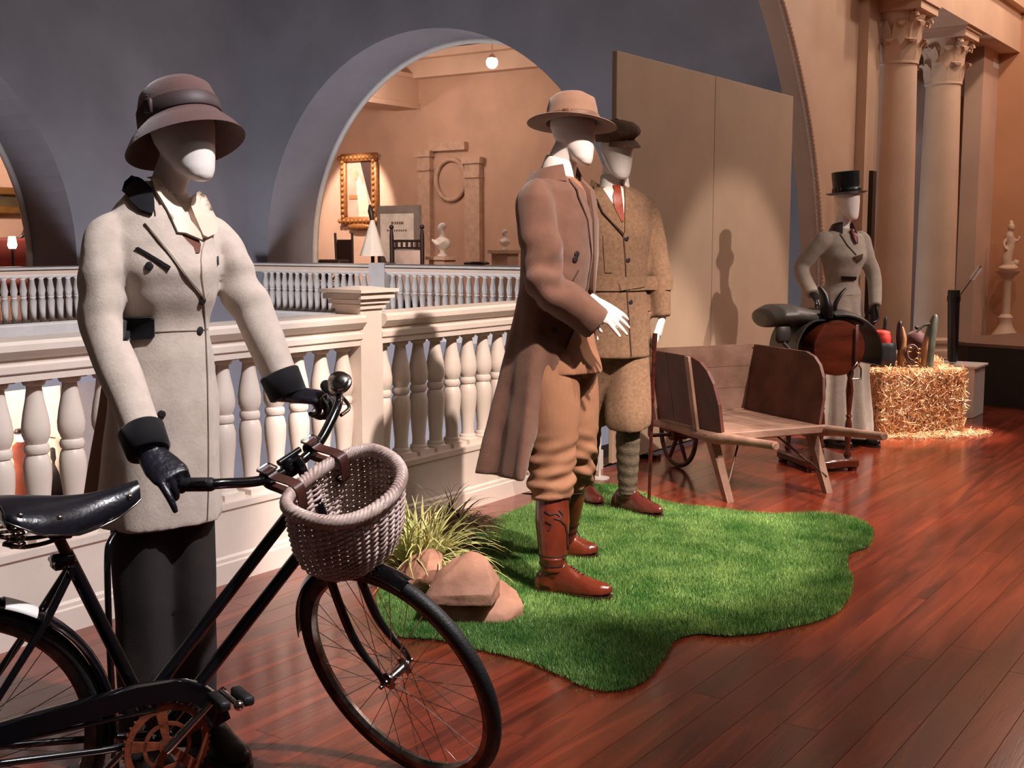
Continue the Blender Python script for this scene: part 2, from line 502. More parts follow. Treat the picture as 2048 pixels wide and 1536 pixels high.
KB = 3.83
bal = gthing('balustrade', 'near cream turned-baluster balustrade behind the mannequins', 'balustrade')
BMESH = baluster_mesh(M_CREAM, 20)
def rail_run(parent, s0, s1, k, m, me, first, step, along='s'):
    Mx = Matrix.Identity(4) if along == 's' else Matrix(((0, -1, 0, 0), (1, 0, 0, 0), (0, 0, 1, 0), (0, 0, 0, 1)))
    # for along == 'k' the run goes along local y: sweep x->y
    kk = k if along == 's' else -k
    b = MB(); b.extrude(off(RAILP, kk), s0, s1, Mx); obj('handrail', b, m, parent, None)
    b = MB(); b.extrude(off(PLINP, kk), s0, s1, Mx); obj('plinth', b, m, parent, None)
    s = first
    while s < s1 - .04:
        o = link('baluster', me, parent); o.location = (s, k, 0) if along == 's' else (k, s, 0)
        s += step
rail_run(bal, 1.0, 4.21, KB, M_CREAM, BMESH, 4.158 - 20 * .147, .147)
rail_run(bal, 4.35, 6.22, KB, M_CREAM, BMESH, 4.44, .1395)
newel(bal, 4.28, KB, M_CREAM); newel(bal, 6.30, KB, M_CREAM)

# ---- walls with arched openings
def arch_wall(name, mapf, u0, u1, z0, z1, ops, t, m, n=44):
    """ops: (ua, ub, z_low, fn_top)"""
    b = MB(); us = {u0, u1}
    for ua, ub, zl, fn in ops:
        for i in range(n + 1):
            a = math.pi * i / n; us.add(round((ua + ub) / 2 - (ub - ua) / 2 * math.cos(a), 5))
    us = sorted(u for u in us if u0 <= u <= u1)
    q = lambda pts: b.add([mapf(*p) for p in pts], [(0, 1, 2, 3)])
    for a, c in zip(us[:-1], us[1:]):
        mid = (a + c) / 2; op = next((o for o in ops if o[0] < mid < o[1]), None)
        if op is None:
            for d in (0, t): q([(a, d, z0), (c, d, z0), (c, d, z1), (a, d, z1)])
        else:
            za, zc = op[3](max(a, op[0])), op[3](min(c, op[1]))
            for d in (0, t):
                q([(a, d, za), (c, d, zc), (c, d, z1), (a, d, z1)])
                if op[2] > z0: q([(a, d, z0), (c, d, z0), (c, d, op[2]), (a, d, op[2])])
            q([(a, 0, za), (c, 0, zc), (c, t, zc), (a, t, za)])
            q([(a, 0, op[2]), (c, 0, op[2]), (c, t, op[2]), (a, t, op[2])])
    for ua, ub, zl, fn in ops:
        for u in (ua, ub):
            if u0 < u < u1: q([(u, 0, zl), (u, t, zl), (u, t, fn(u)), (u, 0, fn(u))])
    for u in (u0, u1): q([(u, 0, z0), (u, t, z0), (u, t, z1), (u, 0, z1)])
    o = obj(name, b, m, None, None, recalc=False)
    o.rotation_euler = (0, 0, GA); o['kind'] = 'structure'
    return o
def circ(c, zc, r): return lambda u: zc + math.sqrt(max(r * r - (u - c) ** 2, 0))
def elli(c, zc, a, bb): return lambda u: zc + bb * math.sqrt(max(1 - ((u - c) / a) ** 2, 0))

SE, KF, WT = 13.4, 14.3, 1.05         # end wall, far wall, wall thickness
AK, AZ, AR = 10.75, 1.19, 3.14        # arch in the end wall
LS = 7.1                              # arch in the far wall
arch_wall('wall_end', lambda u, d, z: (SE + d, u, z), 4.05, KF + .02, -4.6, 8.2, [(AK - AR, AK + AR, 0, circ(AK, AZ, AR))], WT, M_BLUE)
lowop = (5.2, 10.2, -2.35, lambda u: -.80)
def far_map(u, d, z): return (u, KF + d, z)
wf = arch_wall('wall_far', far_map, -2.0, SE + WT, -.55, 8.2, [(LS - AR, LS + AR, 0, circ(LS, AZ, AR))], WT, M_BLUE)
b = MB()
b.box((1.5, KF + WT / 2, -2.575), (7.4, WT, 4.05)); b.box((12.53, KF + WT / 2, -2.575), (3.84, WT, 4.05)); b.box((7.9, KF + WT / 2, -3.5), (5.4, WT, 2.2))
struct('wall_far_lower', b, M_BLUE)
# pale edge mouldings of the two far arches
def arch_trim(name, mapf, c, d, m, r=.05, zlow=0.0, w=None):
    b = MB(); pts = [mapf(c - AR + .02, d, zlow)] + [mapf(c - (AR - .02) * math.cos(math.pi * i / 48), d, AZ + (AR - .02) * math.sin(math.pi * i / 48)) for i in range(49)] + [mapf(c + AR - .02, d, zlow)]
    b.tube(pts, r, 8); return struct(name, b, m, smooth=60)
arch_trim('trim_1', lambda u, d, z: (SE + d, u, z), AK, WT, M_FARRAIL)
arch_trim('trim_2', far_map, LS, WT, M_FARRAIL)
# floor of the light well and slabs
b = MB(); b.box((5.7, 9.1, -4.7), (16.8, 12.4, .2)); struct('floor_light_well', b, mat('light_well_floor', (150, 140, 130), .5))
b = MB(); b.box((4.75, 4.0, -.36), (19.5, .55, .64)); struct('trim_3', b, M_BLUE)
# far gallery rooms
b = MB(); b.box((17.2, 12, -.1), (5.5, 17, .2)); b.box((6.2, 17.6, -.1), (16.5, 4.5, .2)); struct('floor_far_gallery', b, mat('far_floor', (110, 60, 40), .4))
b = MB(); b.box((19.1, 12, 2.5), (.2, 17.2, 5.4)); struct('wall_back', b, M_PEACH)
b = MB(); b.box((14.3, 19.6, 2.5), (9.6, .2, 5.4)); b.box((4.6, 19.6, 2.5), (10, .2, 5.4)); struct('wall_left', b, M_PEACH)
b = MB(); b.box((16.8, 3.6, 2.5), (4.6, .2, 5.4)); struct('wall_gallery_right', b, M_PEACH)
b = MB(); b.box((17.2, 12, 5.2), (5.5, 17, .2)); b.box((6.2, 17.6, 5.2), (16.5, 4.5, .2)); struct('ceiling_far_gallery', b, M_PEACHL)
# beam and cornices of the far gallery
b = MB(); b.box((16.7, 15.6, 4.35), (4.6, .5, .5)); b.box((16.7, 15.6, 4.05), (4.6, .62, .1)); b.box((16.7, 15.6, 4.62), (4.6, .66, .08)); struct('trim_4', b, M_PEACHL)
b = MB(); b.box((18.9, 12, 4.75), (.3, 17, .35)); b.box((18.8, 12, 4.98), (.5, 17, .14)); struct('trim_5', b, M_PEACHL)
# lower gallery seen between the balusters
b = MB(); b.box((7.7, 17.4, -2.45), (5.4, 5, .2)); b.box((7.9, 18.2, -1.45), (5.8, .2, 2.0)); b.box((5.1, 16.6, -1.45), (.2, 4, 2.0)); b.box((10.75, 16.6, -1.45), (.2, 4, 2.0)); b.box((7.9, 16.8, -.46), (5.8, 3, .08))
b.box((7.7, 18.0, -1.02), (5.4, .3, .10)); b.box((7.7, 14.42, -2.42), (5.4, .28, .16))
struct('wall_lower_gallery', b, mat('lower_cream', (240, 226, 204), .6))
# rails across the light well
b1 = gthing('balustrade', 'pale blue balustrade across the light well below the big round arch', 'balustrade')
FME = baluster_mesh(M_FARRAIL, 10, True)
rail_run(b1, AK - AR - .1, AK + AR + .18, SE - .02, M_FARRAIL, FME, AK - AR, .137, 'k')
b2 = gthing('balustrade', 'grey-blue balustrade far behind the cyclist on the left', 'balustrade')
rail_run(b2, LS - AR - .1, LS + AR + .3, KF - .02, M_FARRAIL, FME, LS + AR + .24 - 48 * .137, .137)
b = MB(); b.box((SE + .25, AK - AR + 3.2, .99), (.78, 6.5, .05)); obj('sill', b, M_PEACHL, b1, None)
b = MB(); b.box((LS, KF + .25, .99), (6.3, .78, .05)); obj('sill', b, M_PEACHL, b2, None)
nb = MB(); q = on_s(762, 560, SE - .05); nb.box((SE - .02, q.y, .54), (.26, .30, 1.1)); obj('newel_post', nb, M_FARRAIL, b1, None)

# ---- near arcade (right part shows): arch, wall end, columns
NA, NB_, NC, NZ = 5.17, 4.05, 5.0, .8
arch_wall('wall_near', lambda u, d, z: (u, KB - .09 + d, z), -1.6, 11.2, 0, 6.4, [(NC - NA, NC + NA, 0, elli(NC, NZ, NA, NB_))], .17, M_WALLC, 60)
b = MB(); pts = []; rad = []
for i in range(0, 521):
    a = math.pi / 2 * (i / 520) * 1.0
    pts.append((NC + NA * math.cos(a), KB - .10, NZ + NB_ * math.sin(a))); rad.append(.024 + .009 * abs(math.sin(i * 1.1)))
pts = [(NC + NA, KB - .10, .02 + .03 * i) for i in range(26)] + pts; rad = [.028] * 26 + rad
b.tube(pts, rad, 6); struct('trim_6', b, M_WALLC, smooth=70)
b = MB(); b.box((11.12, KB - .13, 2.6), (.34, .10, 5.2)); b.box((11.12, KB - .16, .2), (.42, .14, .4)); struct('trim_7', b, M_WALLC)
# ceiling over the walkway, out of frame, closes the room
b = MB(); b.box((7, -1.0, 6.5), (30, 10.2, .2)); struct('ceiling', b, M_CEIL)
b = MB(); b.box((5.7, 9.1, 8.3), (17.6, 12.6, .2)); struct('ceiling_light_well', b, M_CEIL)

def column(s, k, rad, label):
    t = gthing('column', label, 'column', 'columns by the end wall', tuple(G(s, k, 0)))
    b = MB(); b.box((0, 0, .09), (rad * 2.9, rad * 2.9, .18))
    b.lathe([(rad * 1.38, .18), (rad * 1.42, .21), (rad * 1.38, .25), (rad * 1.2, .27), (rad * 1.18, .31), (rad * 1.28, .33), (rad * 1.28, .36), (rad * 1.06, .385)], 32); obj('base', b, M_WALLC, t, 40)
    top = 3.03
    b = MB(); b.lathe([(rad * (1.0 - .14 * (i / 12) ** 1.7), .38 + (top - .38) * i / 12) for i in range(13)] + [(rad * .93, top + .01), (rad * .93, top + .035)], 36); obj('shaft', b, M_WALLC, t, 40)
    c = MB(); c.lathe([(rad * .82, top + .03), (rad * .84, top + .2), (rad * .95, top + .36), (rad * 1.22, top + .47)], 28)
    cap = obj('capital', c, M_WALLC, t, 50)
    lf = MB()
    for rw, (n, z0, h, o0) in enumerate(((8, .03, .2, 0), (8, .1, .3, .5))):
        for i in range(n):
            a = 2 * math.pi * (i + o0) / n; d = Vector((math.cos(a), math.sin(a), 0)); e = Vector((-d.y, d.x, 0))
            prof = [(0, 0, .07), (.012, .35, .085), (.02, .7, .075), (.06, .95, .06), (.09, .9, .04), (.085, .78, .02)]
            rings = []
            for o_, zz, w in prof:
                cen = d * (rad * .86 + o_ * rad / .2) + Vector((0, 0, top + z0 + zz * h))
                rings.append([cen - e * w, cen + d * .014, cen + e * w, cen - d * .008])
            lf.loft(rings)
    for i in range(4):
        a = math.pi / 4 + i * math.pi / 2; d = Vector((math.cos(a), math.sin(a), 0))
        cen = d * rad * 1.38 + Vector((0, 0, top + .40))
        sp = [cen + d * (.05 * (1 - j / 22) * math.cos(j * .5)) * 1.0 + Vector((0, 0, .05 * (1 - j / 22) * math.sin(j * .5))) for j in range(20)]
        lf.tube(sp, [.02, .012], 6); lf.tube([d * rad * .9 + Vector((0, 0, top + .22)), d * rad * 1.15 + Vector((0, 0, top + .42)), cen + Vector((0, 0, .055))], .02, 6)
    l = obj('acanthus_leaves', lf, M_WALLC, cap, 60); l['kind'] = 'stuff'
    b = MB(); b.box((0, 0, top + .50), (rad * 2.7, rad * 2.7, .07)); b.box((0, 0, top + .55), (rad * 2.9, rad * 2.9, .03)); obj('abacus', b, M_WALLC, t, None)
    return t
column(11.5, 3.55, .205, 'nearer cream column with leafy capital, behind the rider in top hat')
column(13.25, 3.6, .205, 'farther cream column half hidden behind the nearer column')
b = MB(); b.box((13.0, 3.58, 3.82), (4.4, .62, .45)); b.box((13.0, 3.58, 4.1), (4.4, .8, .12)); struct('trim_8', b, M_WALLC)
# end wall of the walkway with pilaster and dado
SW = 15.2
b = MB(); b.box((SW + .1, .2, 2.6), (.2, 7.6, 5.6)); struct('wall_right', b, mat('ochre_plaster', (196, 138, 98), .7, var=.08, scale=1.2))
b = MB(); q = on_s(1945, 400, SW)
b.box((SW - .05, q.y, 2.0), (.12, .26, 2.4)); b.box((SW - .09, q.y, .55), (.2, .36, .5)); b.box((SW - .11, q.y, .83), (.25, .42, .07)); b.box((SW - .13, q.y, .28), (.28, .42, .12)); b.box((SW - .1, q.y, 3.28), (.22, .36, .3)); b.box((SW - .12, q.y, 3.47), (.28, .46, .1))
struct('trim_9', b, M_WHITE)
b = MB(); b.box((SW - .06, -.4, .22), (.14, 5.8, .44)); b.box((SW - .09, -.4, .47), (.2, 5.8, .06)); b.box((SW - .04, -.4, .86), (.08, 5.8, .05)); struct('trim_10', b, M_WALLC)

# ---- beige display panels in the arch
pn = gthing('partition_screen', 'tall pair of beige boards closing the arch behind the wheelbarrow', 'partition')
for a, c in ((6.47, 7.853), (7.859, 9.30)):
    b = MB(); b.cbox(((a + c) / 2, 3.705, 1.29), (c - a, .035, 2.53), .004); obj('board', b, M_PANEL, pn, None)
for s in (6.9, 8.9):
    b = MB(); b.box((s, 3.735, 1.0), (.05, .03, 1.9)); b.box((s, 3.70, .014), (.06, .22, .028)); obj('foot', b, M_DARKWOOD, pn, None)

# =================================================================== BICYCLE
M_ENAMEL = mat('black_enamel', (13, 13, 17), .18, var=.2, coat=.6)
M_RUBBER = mat('black_rubber', (22, 21, 23), .55, var=.2, bump=.2, bscale=200)
M_CHROME = mat('dull_chrome', (190, 184, 178), .22, 1.0, var=.2, scale=20)
M_RIM = mat('worn_rim', (150, 140, 132), .3, 1.0, var=.35, scale=18)
M_RUST = mat('copper_rust', (150, 78, 50), .5, .35, var=.3, scale=25, bump=.2, bscale=80)
M_SADDLE = mat('black_saddle_leather', (24, 24, 32), .28, var=.2, scale=14, bump=.1, bscale=120)
M_STRAP = mat('brown_strap_leather', (84, 46, 38), .45, var=.2, scale=20, bump=.15, bscale=90)
BK = thing('bicycle', 'old black bicycle with wicker basket in front, held by the cyclist mannequin', 'bicycle', (-1.189, 2.42, 0), .601)
WR, WB, HA, ST = .3313, 1.083, 1.209, -1.289
AXV = Vector((-math.cos(HA), 0, math.sin(HA)))
HUB = Vector((WB, 0, WR)); SO = HUB - Vector((math.sin(HA), 0, math.cos(HA))) * .057
STM = Matrix.Translation(SO) @ Matrix.Rotation(ST, 4, AXV) @ Matrix.Translation(-SO)
def ringpts(c, R, n, y=0.0): return [(c[0] + R * math.cos(2 * math.pi * i / n), c[1] + y, c[2] + R * math.sin(2 * math.pi * i / n)) for i in range(n)]
def wheel(c, M, tag_):
    b = MB(); b.tube(ringpts(c, WR - .019, 72), .019, 12, closed=True, M=M); ty = obj('tyre', b, M_RUBBER, BK, 60)
    b = MB()
    rings = []
    for p in range(72):
        a = 2 * math.pi * p / 72; d = Vector((math.cos(a), 0, math.sin(a)))
        rings.append([Vector(c) + d * (WR - .030) + Vector((0, -.015, 0)), Vector(c) + d * (WR - .046) + Vector((0, -.012, 0)), Vector(c) + d * (WR - .052), Vector(c) + d * (WR - .046) + Vector((0, .012, 0)), Vector(c) + d * (WR - .030) + Vector((0, .015, 0))])
    b.loft(rings, closed=True, M=M); obj('rim', b, M_RIM, BK, 50)
    b = MB(); Y = Matrix.Translation(Vector(c)) @ Matrix.Rotation(math.pi / 2, 4, 'X'); hm = M @ Y if M is not None else Y
    b.lathe([(.006, -.062), (.006, -.045), (.011, -.044), (.011, -.038), (.024, -.035), (.024, -.031), (.013, -.027), (.012, 0), (.013, .027), (.024, .031), (.024, .035), (.011, .038), (.011, .044), (.006, .045), (.006, .062)], 16, M=hm); obj('hub', b, M_CHROME, BK, 40)
    b = MB()
    for i in range(32):
        a = 2 * math.pi * i / 32; sd = 1 if i % 2 else -1; a2 = a + (1 if (i // 2) % 2 else -1) * .9
        p0 = Vector(c) + Vector((math.cos(a2) * .021, sd * .033, math.sin(a2) * .021)); p1 = Vector(c) + Vector((math.cos(a) * (WR - .05), sd * .003, math.sin(a) * (WR - .05)))
        b.tube([p0, p1], .0011, 5, M=M)
    s = obj('spokes', b, M_CHROME, BK, 60); s['kind'] = 'stuff'
wheel((0, 0, WR), None, 'rear'); wheel(tuple(HUB), STM, 'front')
def bpart(name, pts, r, m=M_ENAMEL, seg=12, M=None, **kw):
    b = MB(); b.tube(pts, r, seg, M=M, **kw); return obj(name, b, m, BK, 50)
BB = Vector((.445, 0, .275)); SEAT = Vector((.262, 0, .728)); sd_ = (SEAT - BB).normalized()
ax = lambda t: SO + AXV * t
bpart('seat_tube', [BB, SEAT + sd_ * .012], .0155)
bpart('head_tube', [ax(.40), ax(.405), ax(.555), ax(.56)], [.017, .0195, .0195, .017])
bpart('top_tube', [ax(.53) + Vector((-.012, 0, 0)), BB + sd_ * .09], .0145)
bpart('down_tube', [ax(.43) + Vector((-.012, 0, 0)), BB], .0155)
for sgn in (-1, 1):
    bpart('chain_stay', [BB + Vector((-.02, sgn * .02, 0)), (.3, sgn * .04, .29), (0, sgn * .055, WR)], [.011, .009, .008])
    bpart('seat_stay', [SEAT + Vector((0, sgn * .012, -.03)), (.2, sgn * .032, .6), (0, sgn * .055, WR)], [.009, .009, .007])
    bpart('fork_blade', spline([ax(.385) + Vector((0, sgn * .03, 0)), ax(.35) + Vector((.004, sgn * .042, 0)), ax(.14) + Vector((.004, sgn * .046, 0)), HUB + Vector((-.012, sgn * .05, .03)), HUB + Vector((0, sgn * .05, 0))], 6), [.012, .012, .0115, .008, .007], M=STM)
b = MB(); b.cbox(tuple(ax(.385)), (.045, .085, .035), .008, M=STM); obj('fork_crown', b, M_ENAMEL, BK, 50)
b = MB(); b.lathe([(.026, -.04), (.027, -.03), (.022, -.028), (.022, .028), (.027, .03), (.026, .04)], 18, M=Matrix.Translation(BB) @ Matrix.Rotation(math.pi / 2, 4, 'X')); obj('bottom_bracket', b, M_ENAMEL, BK, 40)
# mudguards: a half round gutter swept round the wheel
def mudguard(name, c, a0, a1, R, w, M=None):
    rings = []; n = 40
    for i in range(n + 1):
        a = a0 + (a1 - a0) * i / n; d = Vector((math.cos(a), 0, math.sin(a))); ring = []
        for j in range(9):
            t = -1 + j / 4; ring.append(Vector(c) + d * (R - .016 * t * t) + Vector((0, w * t, 0)))
        for j in range(9):
            t = 1 - j / 4; ring.append(Vector(c) + d * (R - .003 - .016 * t * t) + Vector((0, w * .96 * t, 0)))
        rings.append(ring)
    b = MB(); b.loft(rings, M=M); return obj(name, b, M_ENAMEL, BK, 60)
RMG = mudguard('mudguard', (0, 0, WR), math.radians(-12), math.radians(200), .353, .031)
mudguard('mudguard', tuple(HUB), math.radians(80), math.radians(186), .345, .026, STM)
b = MB(); rings = []
for i in range(7):
    a = math.radians(57 + i * 2.0); d = Vector((math.cos(a), 0, math.sin(a)))
    rings.append([Vector((0, 0, WR)) + d * (.3555 - .016 * t * t) + Vector((0, .0315 * t, 0)) for t in np.linspace(-1, 1, 9)] + [Vector((0, 0, WR)) + d * (.352 - .016 * t * t) + Vector((0, .031 * t, 0)) for t in np.linspace(1, -1, 9)])
b.loft(rings); obj('white_band', b, mat('white_paint', (228, 226, 222), .4), RMG, 60)
for sgn in (-1, 1):
    bpart('mudguard_stay', [(0, sgn * .055, WR), (-.20, sgn * .036, WR + .27)], .0028, M_CHROME, 6)
# chain case, chain, chainring, cranks, pedals
CY = -.062
pts = [Vector((-.02, CY, .372)), Vector((.15, CY, .392)), Vector((.30, CY, .402)), Vector((.38, CY, .408))] + [BB + Vector((.13 * math.cos(math.radians(a)), CY, .13 * math.sin(math.radians(a)))) for a in range(92, 6, -10)]
rings = []
for i, p in enumerate(pts):
    t = (pts[min(i + 1, len(pts) - 1)] - pts[max(i - 1, 0)]).normalized(); nrm = Vector((-t.z, 0, t.x)); h = .022
    rings.append([p + nrm * h + Vector((0, -.012, 0)), p + nrm * (h + .004), p + nrm * h + Vector((0, .014, 0)), p - nrm * h + Vector((0, .014, 0)), p - nrm * h + Vector((0, -.014, 0))])
b = MB(); b.loft(rings); obj('chain_guard', b, M_ENAMEL, BK, 40)
b = MB(); cl = [BB + Vector((-.03, CY, -.085)), Vector((0, CY, WR - .035))]; b.tube(cl, .006, 6); b.tube([BB + Vector((-.02, CY, .09)), Vector((0, CY, WR + .035))], .006, 6); obj('chain', b, M_ENAMEL, BK, 60)['kind'] = 'stuff'
b = MB(); c = BB + Vector((0, CY, 0))
def flat_ring(b, c, r0, r1, th, n=48):
    rings = []
    for i in range(n):
        a = 2 * math.pi * i / n; d = Vector((math.cos(a), 0, math.sin(a)))
        rings.append([c + d * r0 + Vector((0, -th, 0)), c + d * r1 + Vector((0, -th, 0)), c + d * r1 + Vector((0, th, 0)), c + d * r0 + Vector((0, th, 0))])
    b.loft(rings, closed=True)
flat_ring(b, c, .083, .098, .003); flat_ring(b, c, .048, .056, .003); flat_ring(b, c, .0, .02, .004)
for i in range(5):
    a = 2 * math.pi * i / 5 + .45; d = Vector((math.cos(a), 0, math.sin(a))); e = Vector((-d.z, 0, d.x))
    vs = []
    for yy in (-.003, .003):
        for rr, w in ((.016, .008), (.086, .013)):
            vs += [c + d * rr - e * w + Vector((0, yy, 0)), c + d * rr + e * w + Vector((0, yy, 0))]
    b.add(vs, [(0, 1, 3, 2), (4, 6, 7, 5), (0, 2, 6, 4), (1, 5, 7, 3), (0, 4, 5, 1), (2, 3, 7, 6)])
for i in range(40):
    a = 2 * math.pi * i / 40; d = Vector((math.cos(a), 0, math.sin(a))); b.box(tuple(c + d * .1), (.005, .004, .005))
obj('chainring', b, M_RUST, BK, 40)
CA = math.radians(42); cd = Vector((math.cos(CA), 0, math.sin(CA)))
for sgn, yy, n_ in ((1, -.085, 'r'), (-1, .085, 'l')):
    p0 = BB + Vector((0, yy * .9, 0)); p1 = BB + cd * (.165 * sgn) + Vector((0, yy * 1.05, 0))
    cr = bpart('crank', [p0 - cd * sgn * .012, p0, p1, p1 + cd * sgn * .01], [.009, .0115, .0075, .006], M_CHROME, 10)
    o_ = math.copysign(1, yy)
    pd = MB(); pc = p1 + Vector((0, o_ * .055, 0))
    pd.tube([p1, p1 + Vector((0, o_ * .10, 0))], [.007, .006], 8); pd.sphere(tuple(p1 + Vector((0, o_ * .104, 0))), .012, 10, 6)
    ped = obj('pedal', pd, M_CHROME, BK, 50)
    for dx in (-.028, .028):
        rb = MB(); rb.cbox(tuple(pc + Vector((dx, 0, 0))), (.026, .085, .022), .004); obj('rubber_block', rb, M_RUBBER, ped, 50)
# saddle, post, springs
bpart('seat_post', [SEAT, SEAT + sd_ * .075], .0125, mat('rusty_post', (120, 84, 70), .4, .6, var=.3, scale=30))
b = MB(); b.cbox(tuple(SEAT + Vector((-.012, 0, -.005))), (.05, .035, .035), .006); b.tube([SEAT + Vector((-.03, -.03, -.005)), SEAT + Vector((-.03, .03, -.005))], .007, 8); b.tube([SEAT + Vector((0, -.026, -.03)), SEAT + Vector((0, -.014, -.03))], .008, 10); obj('seat_clamp', b, M_ENAMEL, BK, 50)
rings = []; n = 22; SX0, SX1 = .118, .418
for i in range(n + 1):
    t = i / n; x = SX0 + (SX1 - SX0) * t
    w = float(np.interp(t, [0, .05, .25, .5, .75, .95, 1], [.088, .100, .096, .066, .038, .028, .020]))
    drop = float(np.interp(t, [0, .2, .5, .8, 1], [.032, .062, .072, .062, .040]))
    zt = .868 + .010 * math.cos(t * math.pi * 1.6) + (.012 * t)
    ring = []
    m = 14
    for j in range(m + 1):
        a = math.pi * j / m; ring.append(Vector((x, -w * math.cos(a) * (1 + .12 * abs(math.cos(a))), zt - drop * (1 - math.sin(a) ** .8))))
    for j in range(m, -1, -1):
        a = math.pi * j / m; ring.append(Vector((x, -(w - .004) * math.cos(a) * (1 + .12 * abs(math.cos(a))), zt - .004 - (drop - .002) * (1 - math.sin(a) ** .8))))
    rings.append(ring)
b = MB(); b.loft(rings); SDL = obj('saddle', b, M_SADDLE, BK, 70)
for sgn in (-1, 1):
    e = [rings[i][0 if sgn < 0 else 14] + Vector((0, sgn * .001, 0)) for i in range(n + 1)]
    b = MB(); b.tube(e, .0022, 6); obj('edge_piping', b, M_CHROME, SDL, 60)
    for i in (2, 8, 20):
        b = MB(); q = rings[i][2 if sgn < 0 else 12]; b.sphere(tuple(q), (.007, .005, .007), 10, 6); obj('rivet', b, M_CHROME, SDL, 60)
b = MB(); b.cbox((SX0 + .012, 0, .838), (.012, .15, .035), .005); obj('cantle_plate', b, M_ENAMEL, SDL, 50)
for yy in (-.05, .05, 0):
    h = [(.148 + .014 * math.cos(i * .6), yy + .014 * math.sin(i * .6), .775 + i * .0011) for i in range(58)]
    b = MB(); b.tube(h, .0033, 6); obj('spring', b, M_CHROME, BK, 60)
for sgn in (-1, 1):
    bpart('saddle_rail', spline([(.12, sgn * .05, .79), (.17, sgn * .04, .775), (.26, sgn * .02, .785), (.40, sgn * .008, .845)], 6), .005, M_STRAP, 8)
b = MB(); b.cbox((.245, 0, .79), (.06, .055, .03), .01); obj('saddle_clamp', b, M_STRAP, BK, 50)
# handlebar (in the steered frame), stem, grips, bell, levers
HB = [Vector((-.33, -.245, .602)), Vector((-.30, -.232, .606)), Vector((-.272, -.195, .600)), Vector((-.25, -.12, .57)), Vector((-.243, -.06, .552)), Vector((-.242, 0, .548)), Vector((-.243, .06, .552)), Vector((-.25, .12, .57)), Vector((-.285, .215, .603)), Vector((-.345, .27, .598)), Vector((-.39, .285, .585))]
HB = [SO + p for p in HB]
bpart('handlebar', spline(HB, 6), .0125, M=STM, seg=14)
bpart('stem', [ax(.55), ax(.60), SO + Vector((-.225, 0, .575))], .0125, M=STM)
b = MB(); b.cbox(tuple(SO + Vector((-.242, 0, .55))), (.04, .06, .042), .008, M=STM); b.tube([SO + Vector((-.25, -.036, .575)), SO + Vector((-.25, .036, .575))], .008, 10, M=STM); obj('handlebar_clamp', b, M_ENAMEL, BK, 50)
for sg in (-1, 1):
    e0, e1 = (SO + Vector((-.40, .288, .582)), SO + Vector((-.335, .262, .60))) if sg > 0 else (SO + Vector((-.345, -.252, .60)), SO + Vector((-.285, -.215, .604)))
    b = MB(); b.tube([e0, e0.lerp(e1, .1), e1, e1 + (e1 - e0) * .1], [.015, .0165, .0165, .0135], 14, M=STM); obj('grip', b, M_RUBBER, BK, 50)
bc = SO + Vector((-.315, .262, .625))
b = MB(); BM = STM @ Matrix.Translation(bc) @ Matrix.Rotation(.5, 4, 'X')
b.lathe([(.010, -.02), (.012, 0), (.030, .002), (.034, .006), (.033, .011), (.029, .014), (.031, .018), (.029, .023), (.023, .027), (.024, .031), (.016, .036), (.005, .039)], 20, M=BM); obj('bell', b, M_CHROME, BK, 40)
b = MB(); b.tube(spline([SO + Vector((-.262, .20, .585)), SO + Vector((-.285, .255, .572)), SO + Vector((-.34, .285, .57)), SO + Vector((-.38, .30, .562))], 5), .005, 8, M=STM); obj('brake_lever', b, M_CHROME, BK, 50)

# ---- wicker basket hung in front of the handlebar
M_WICK = mat('wicker', (206, 186, 176), .38, var=.22, scale=22, bump=.15, bscale=120, rgb2=(150, 122, 114))
BKM = XF[BK.name] @ STM @ Matrix.Translation(SO + Vector((-.082, 0, .548)))
bas = bpy.data.objects.new('wicker_basket', None); COL.objects.link(bas); bas.matrix_basis = BKM; XF[bas.name] = BKM
tag(bas, 'round-bottomed woven wicker basket strapped to the bicycle handlebar', 'basket')
def bsk(a, h):     # h 0 = bottom, 1 = rim
    g = float(np.interp(h, [0, .06, .16, .4, .75, 1], [.50, .70, .84, .95, 1.0, 1.0]))
    ca, sa = math.cos(a), math.sin(a)
    rx = .128 if ca > 0 else .086; ry = .150
    p = .85
    return Vector((rx * g * math.copysign(abs(ca) ** p, ca), ry * g * math.copysign(abs(sa) ** p, sa), -.205 + .205 * h + .012 * h * (sa * sa)))
NST = 40; rows = 27; b = MB()
for r in range(rows):
    h = .015 + .93 * r / (rows - 1); P = []
    for j in range(NST * 4):
        a = 2 * math.pi * j / (NST * 4); p = bsk(a, h); d = Vector((p.x, p.y, 0)).normalized()
        P.append(p + d * (.0048 * math.cos(math.pi * (j / 4 + r))) + Vector((0, 0, .0012 * math.sin(math.pi * (j / 4 + r)))))
    b.tube(P, .0043, 6, closed=True)
w = obj('weave', b, M_WICK, bas, 70); w['kind'] = 'stuff'
b = MB()
for i in range(NST):
    a = 2 * math.pi * (i + .0) / NST; b.tube([bsk(a, h) for h in (0, .06, .16, .3, .5, .75, 1)], .0035, 5)
w = obj('stakes', b, M_WICK, bas, 70); w['kind'] = 'stuff'
b = MB()
for i in range(9):
    b.tube([bsk(2 * math.pi * j / 48, 0) * ((i + 1) / 9.0) + Vector((0, 0, -.205)) * (1 - (i + 1) / 9.0) for j in range(48)], .0045, 5, closed=True)
w = obj('bottom', b, M_WICK, bas, 70); w['kind'] = 'stuff'
b = MB()
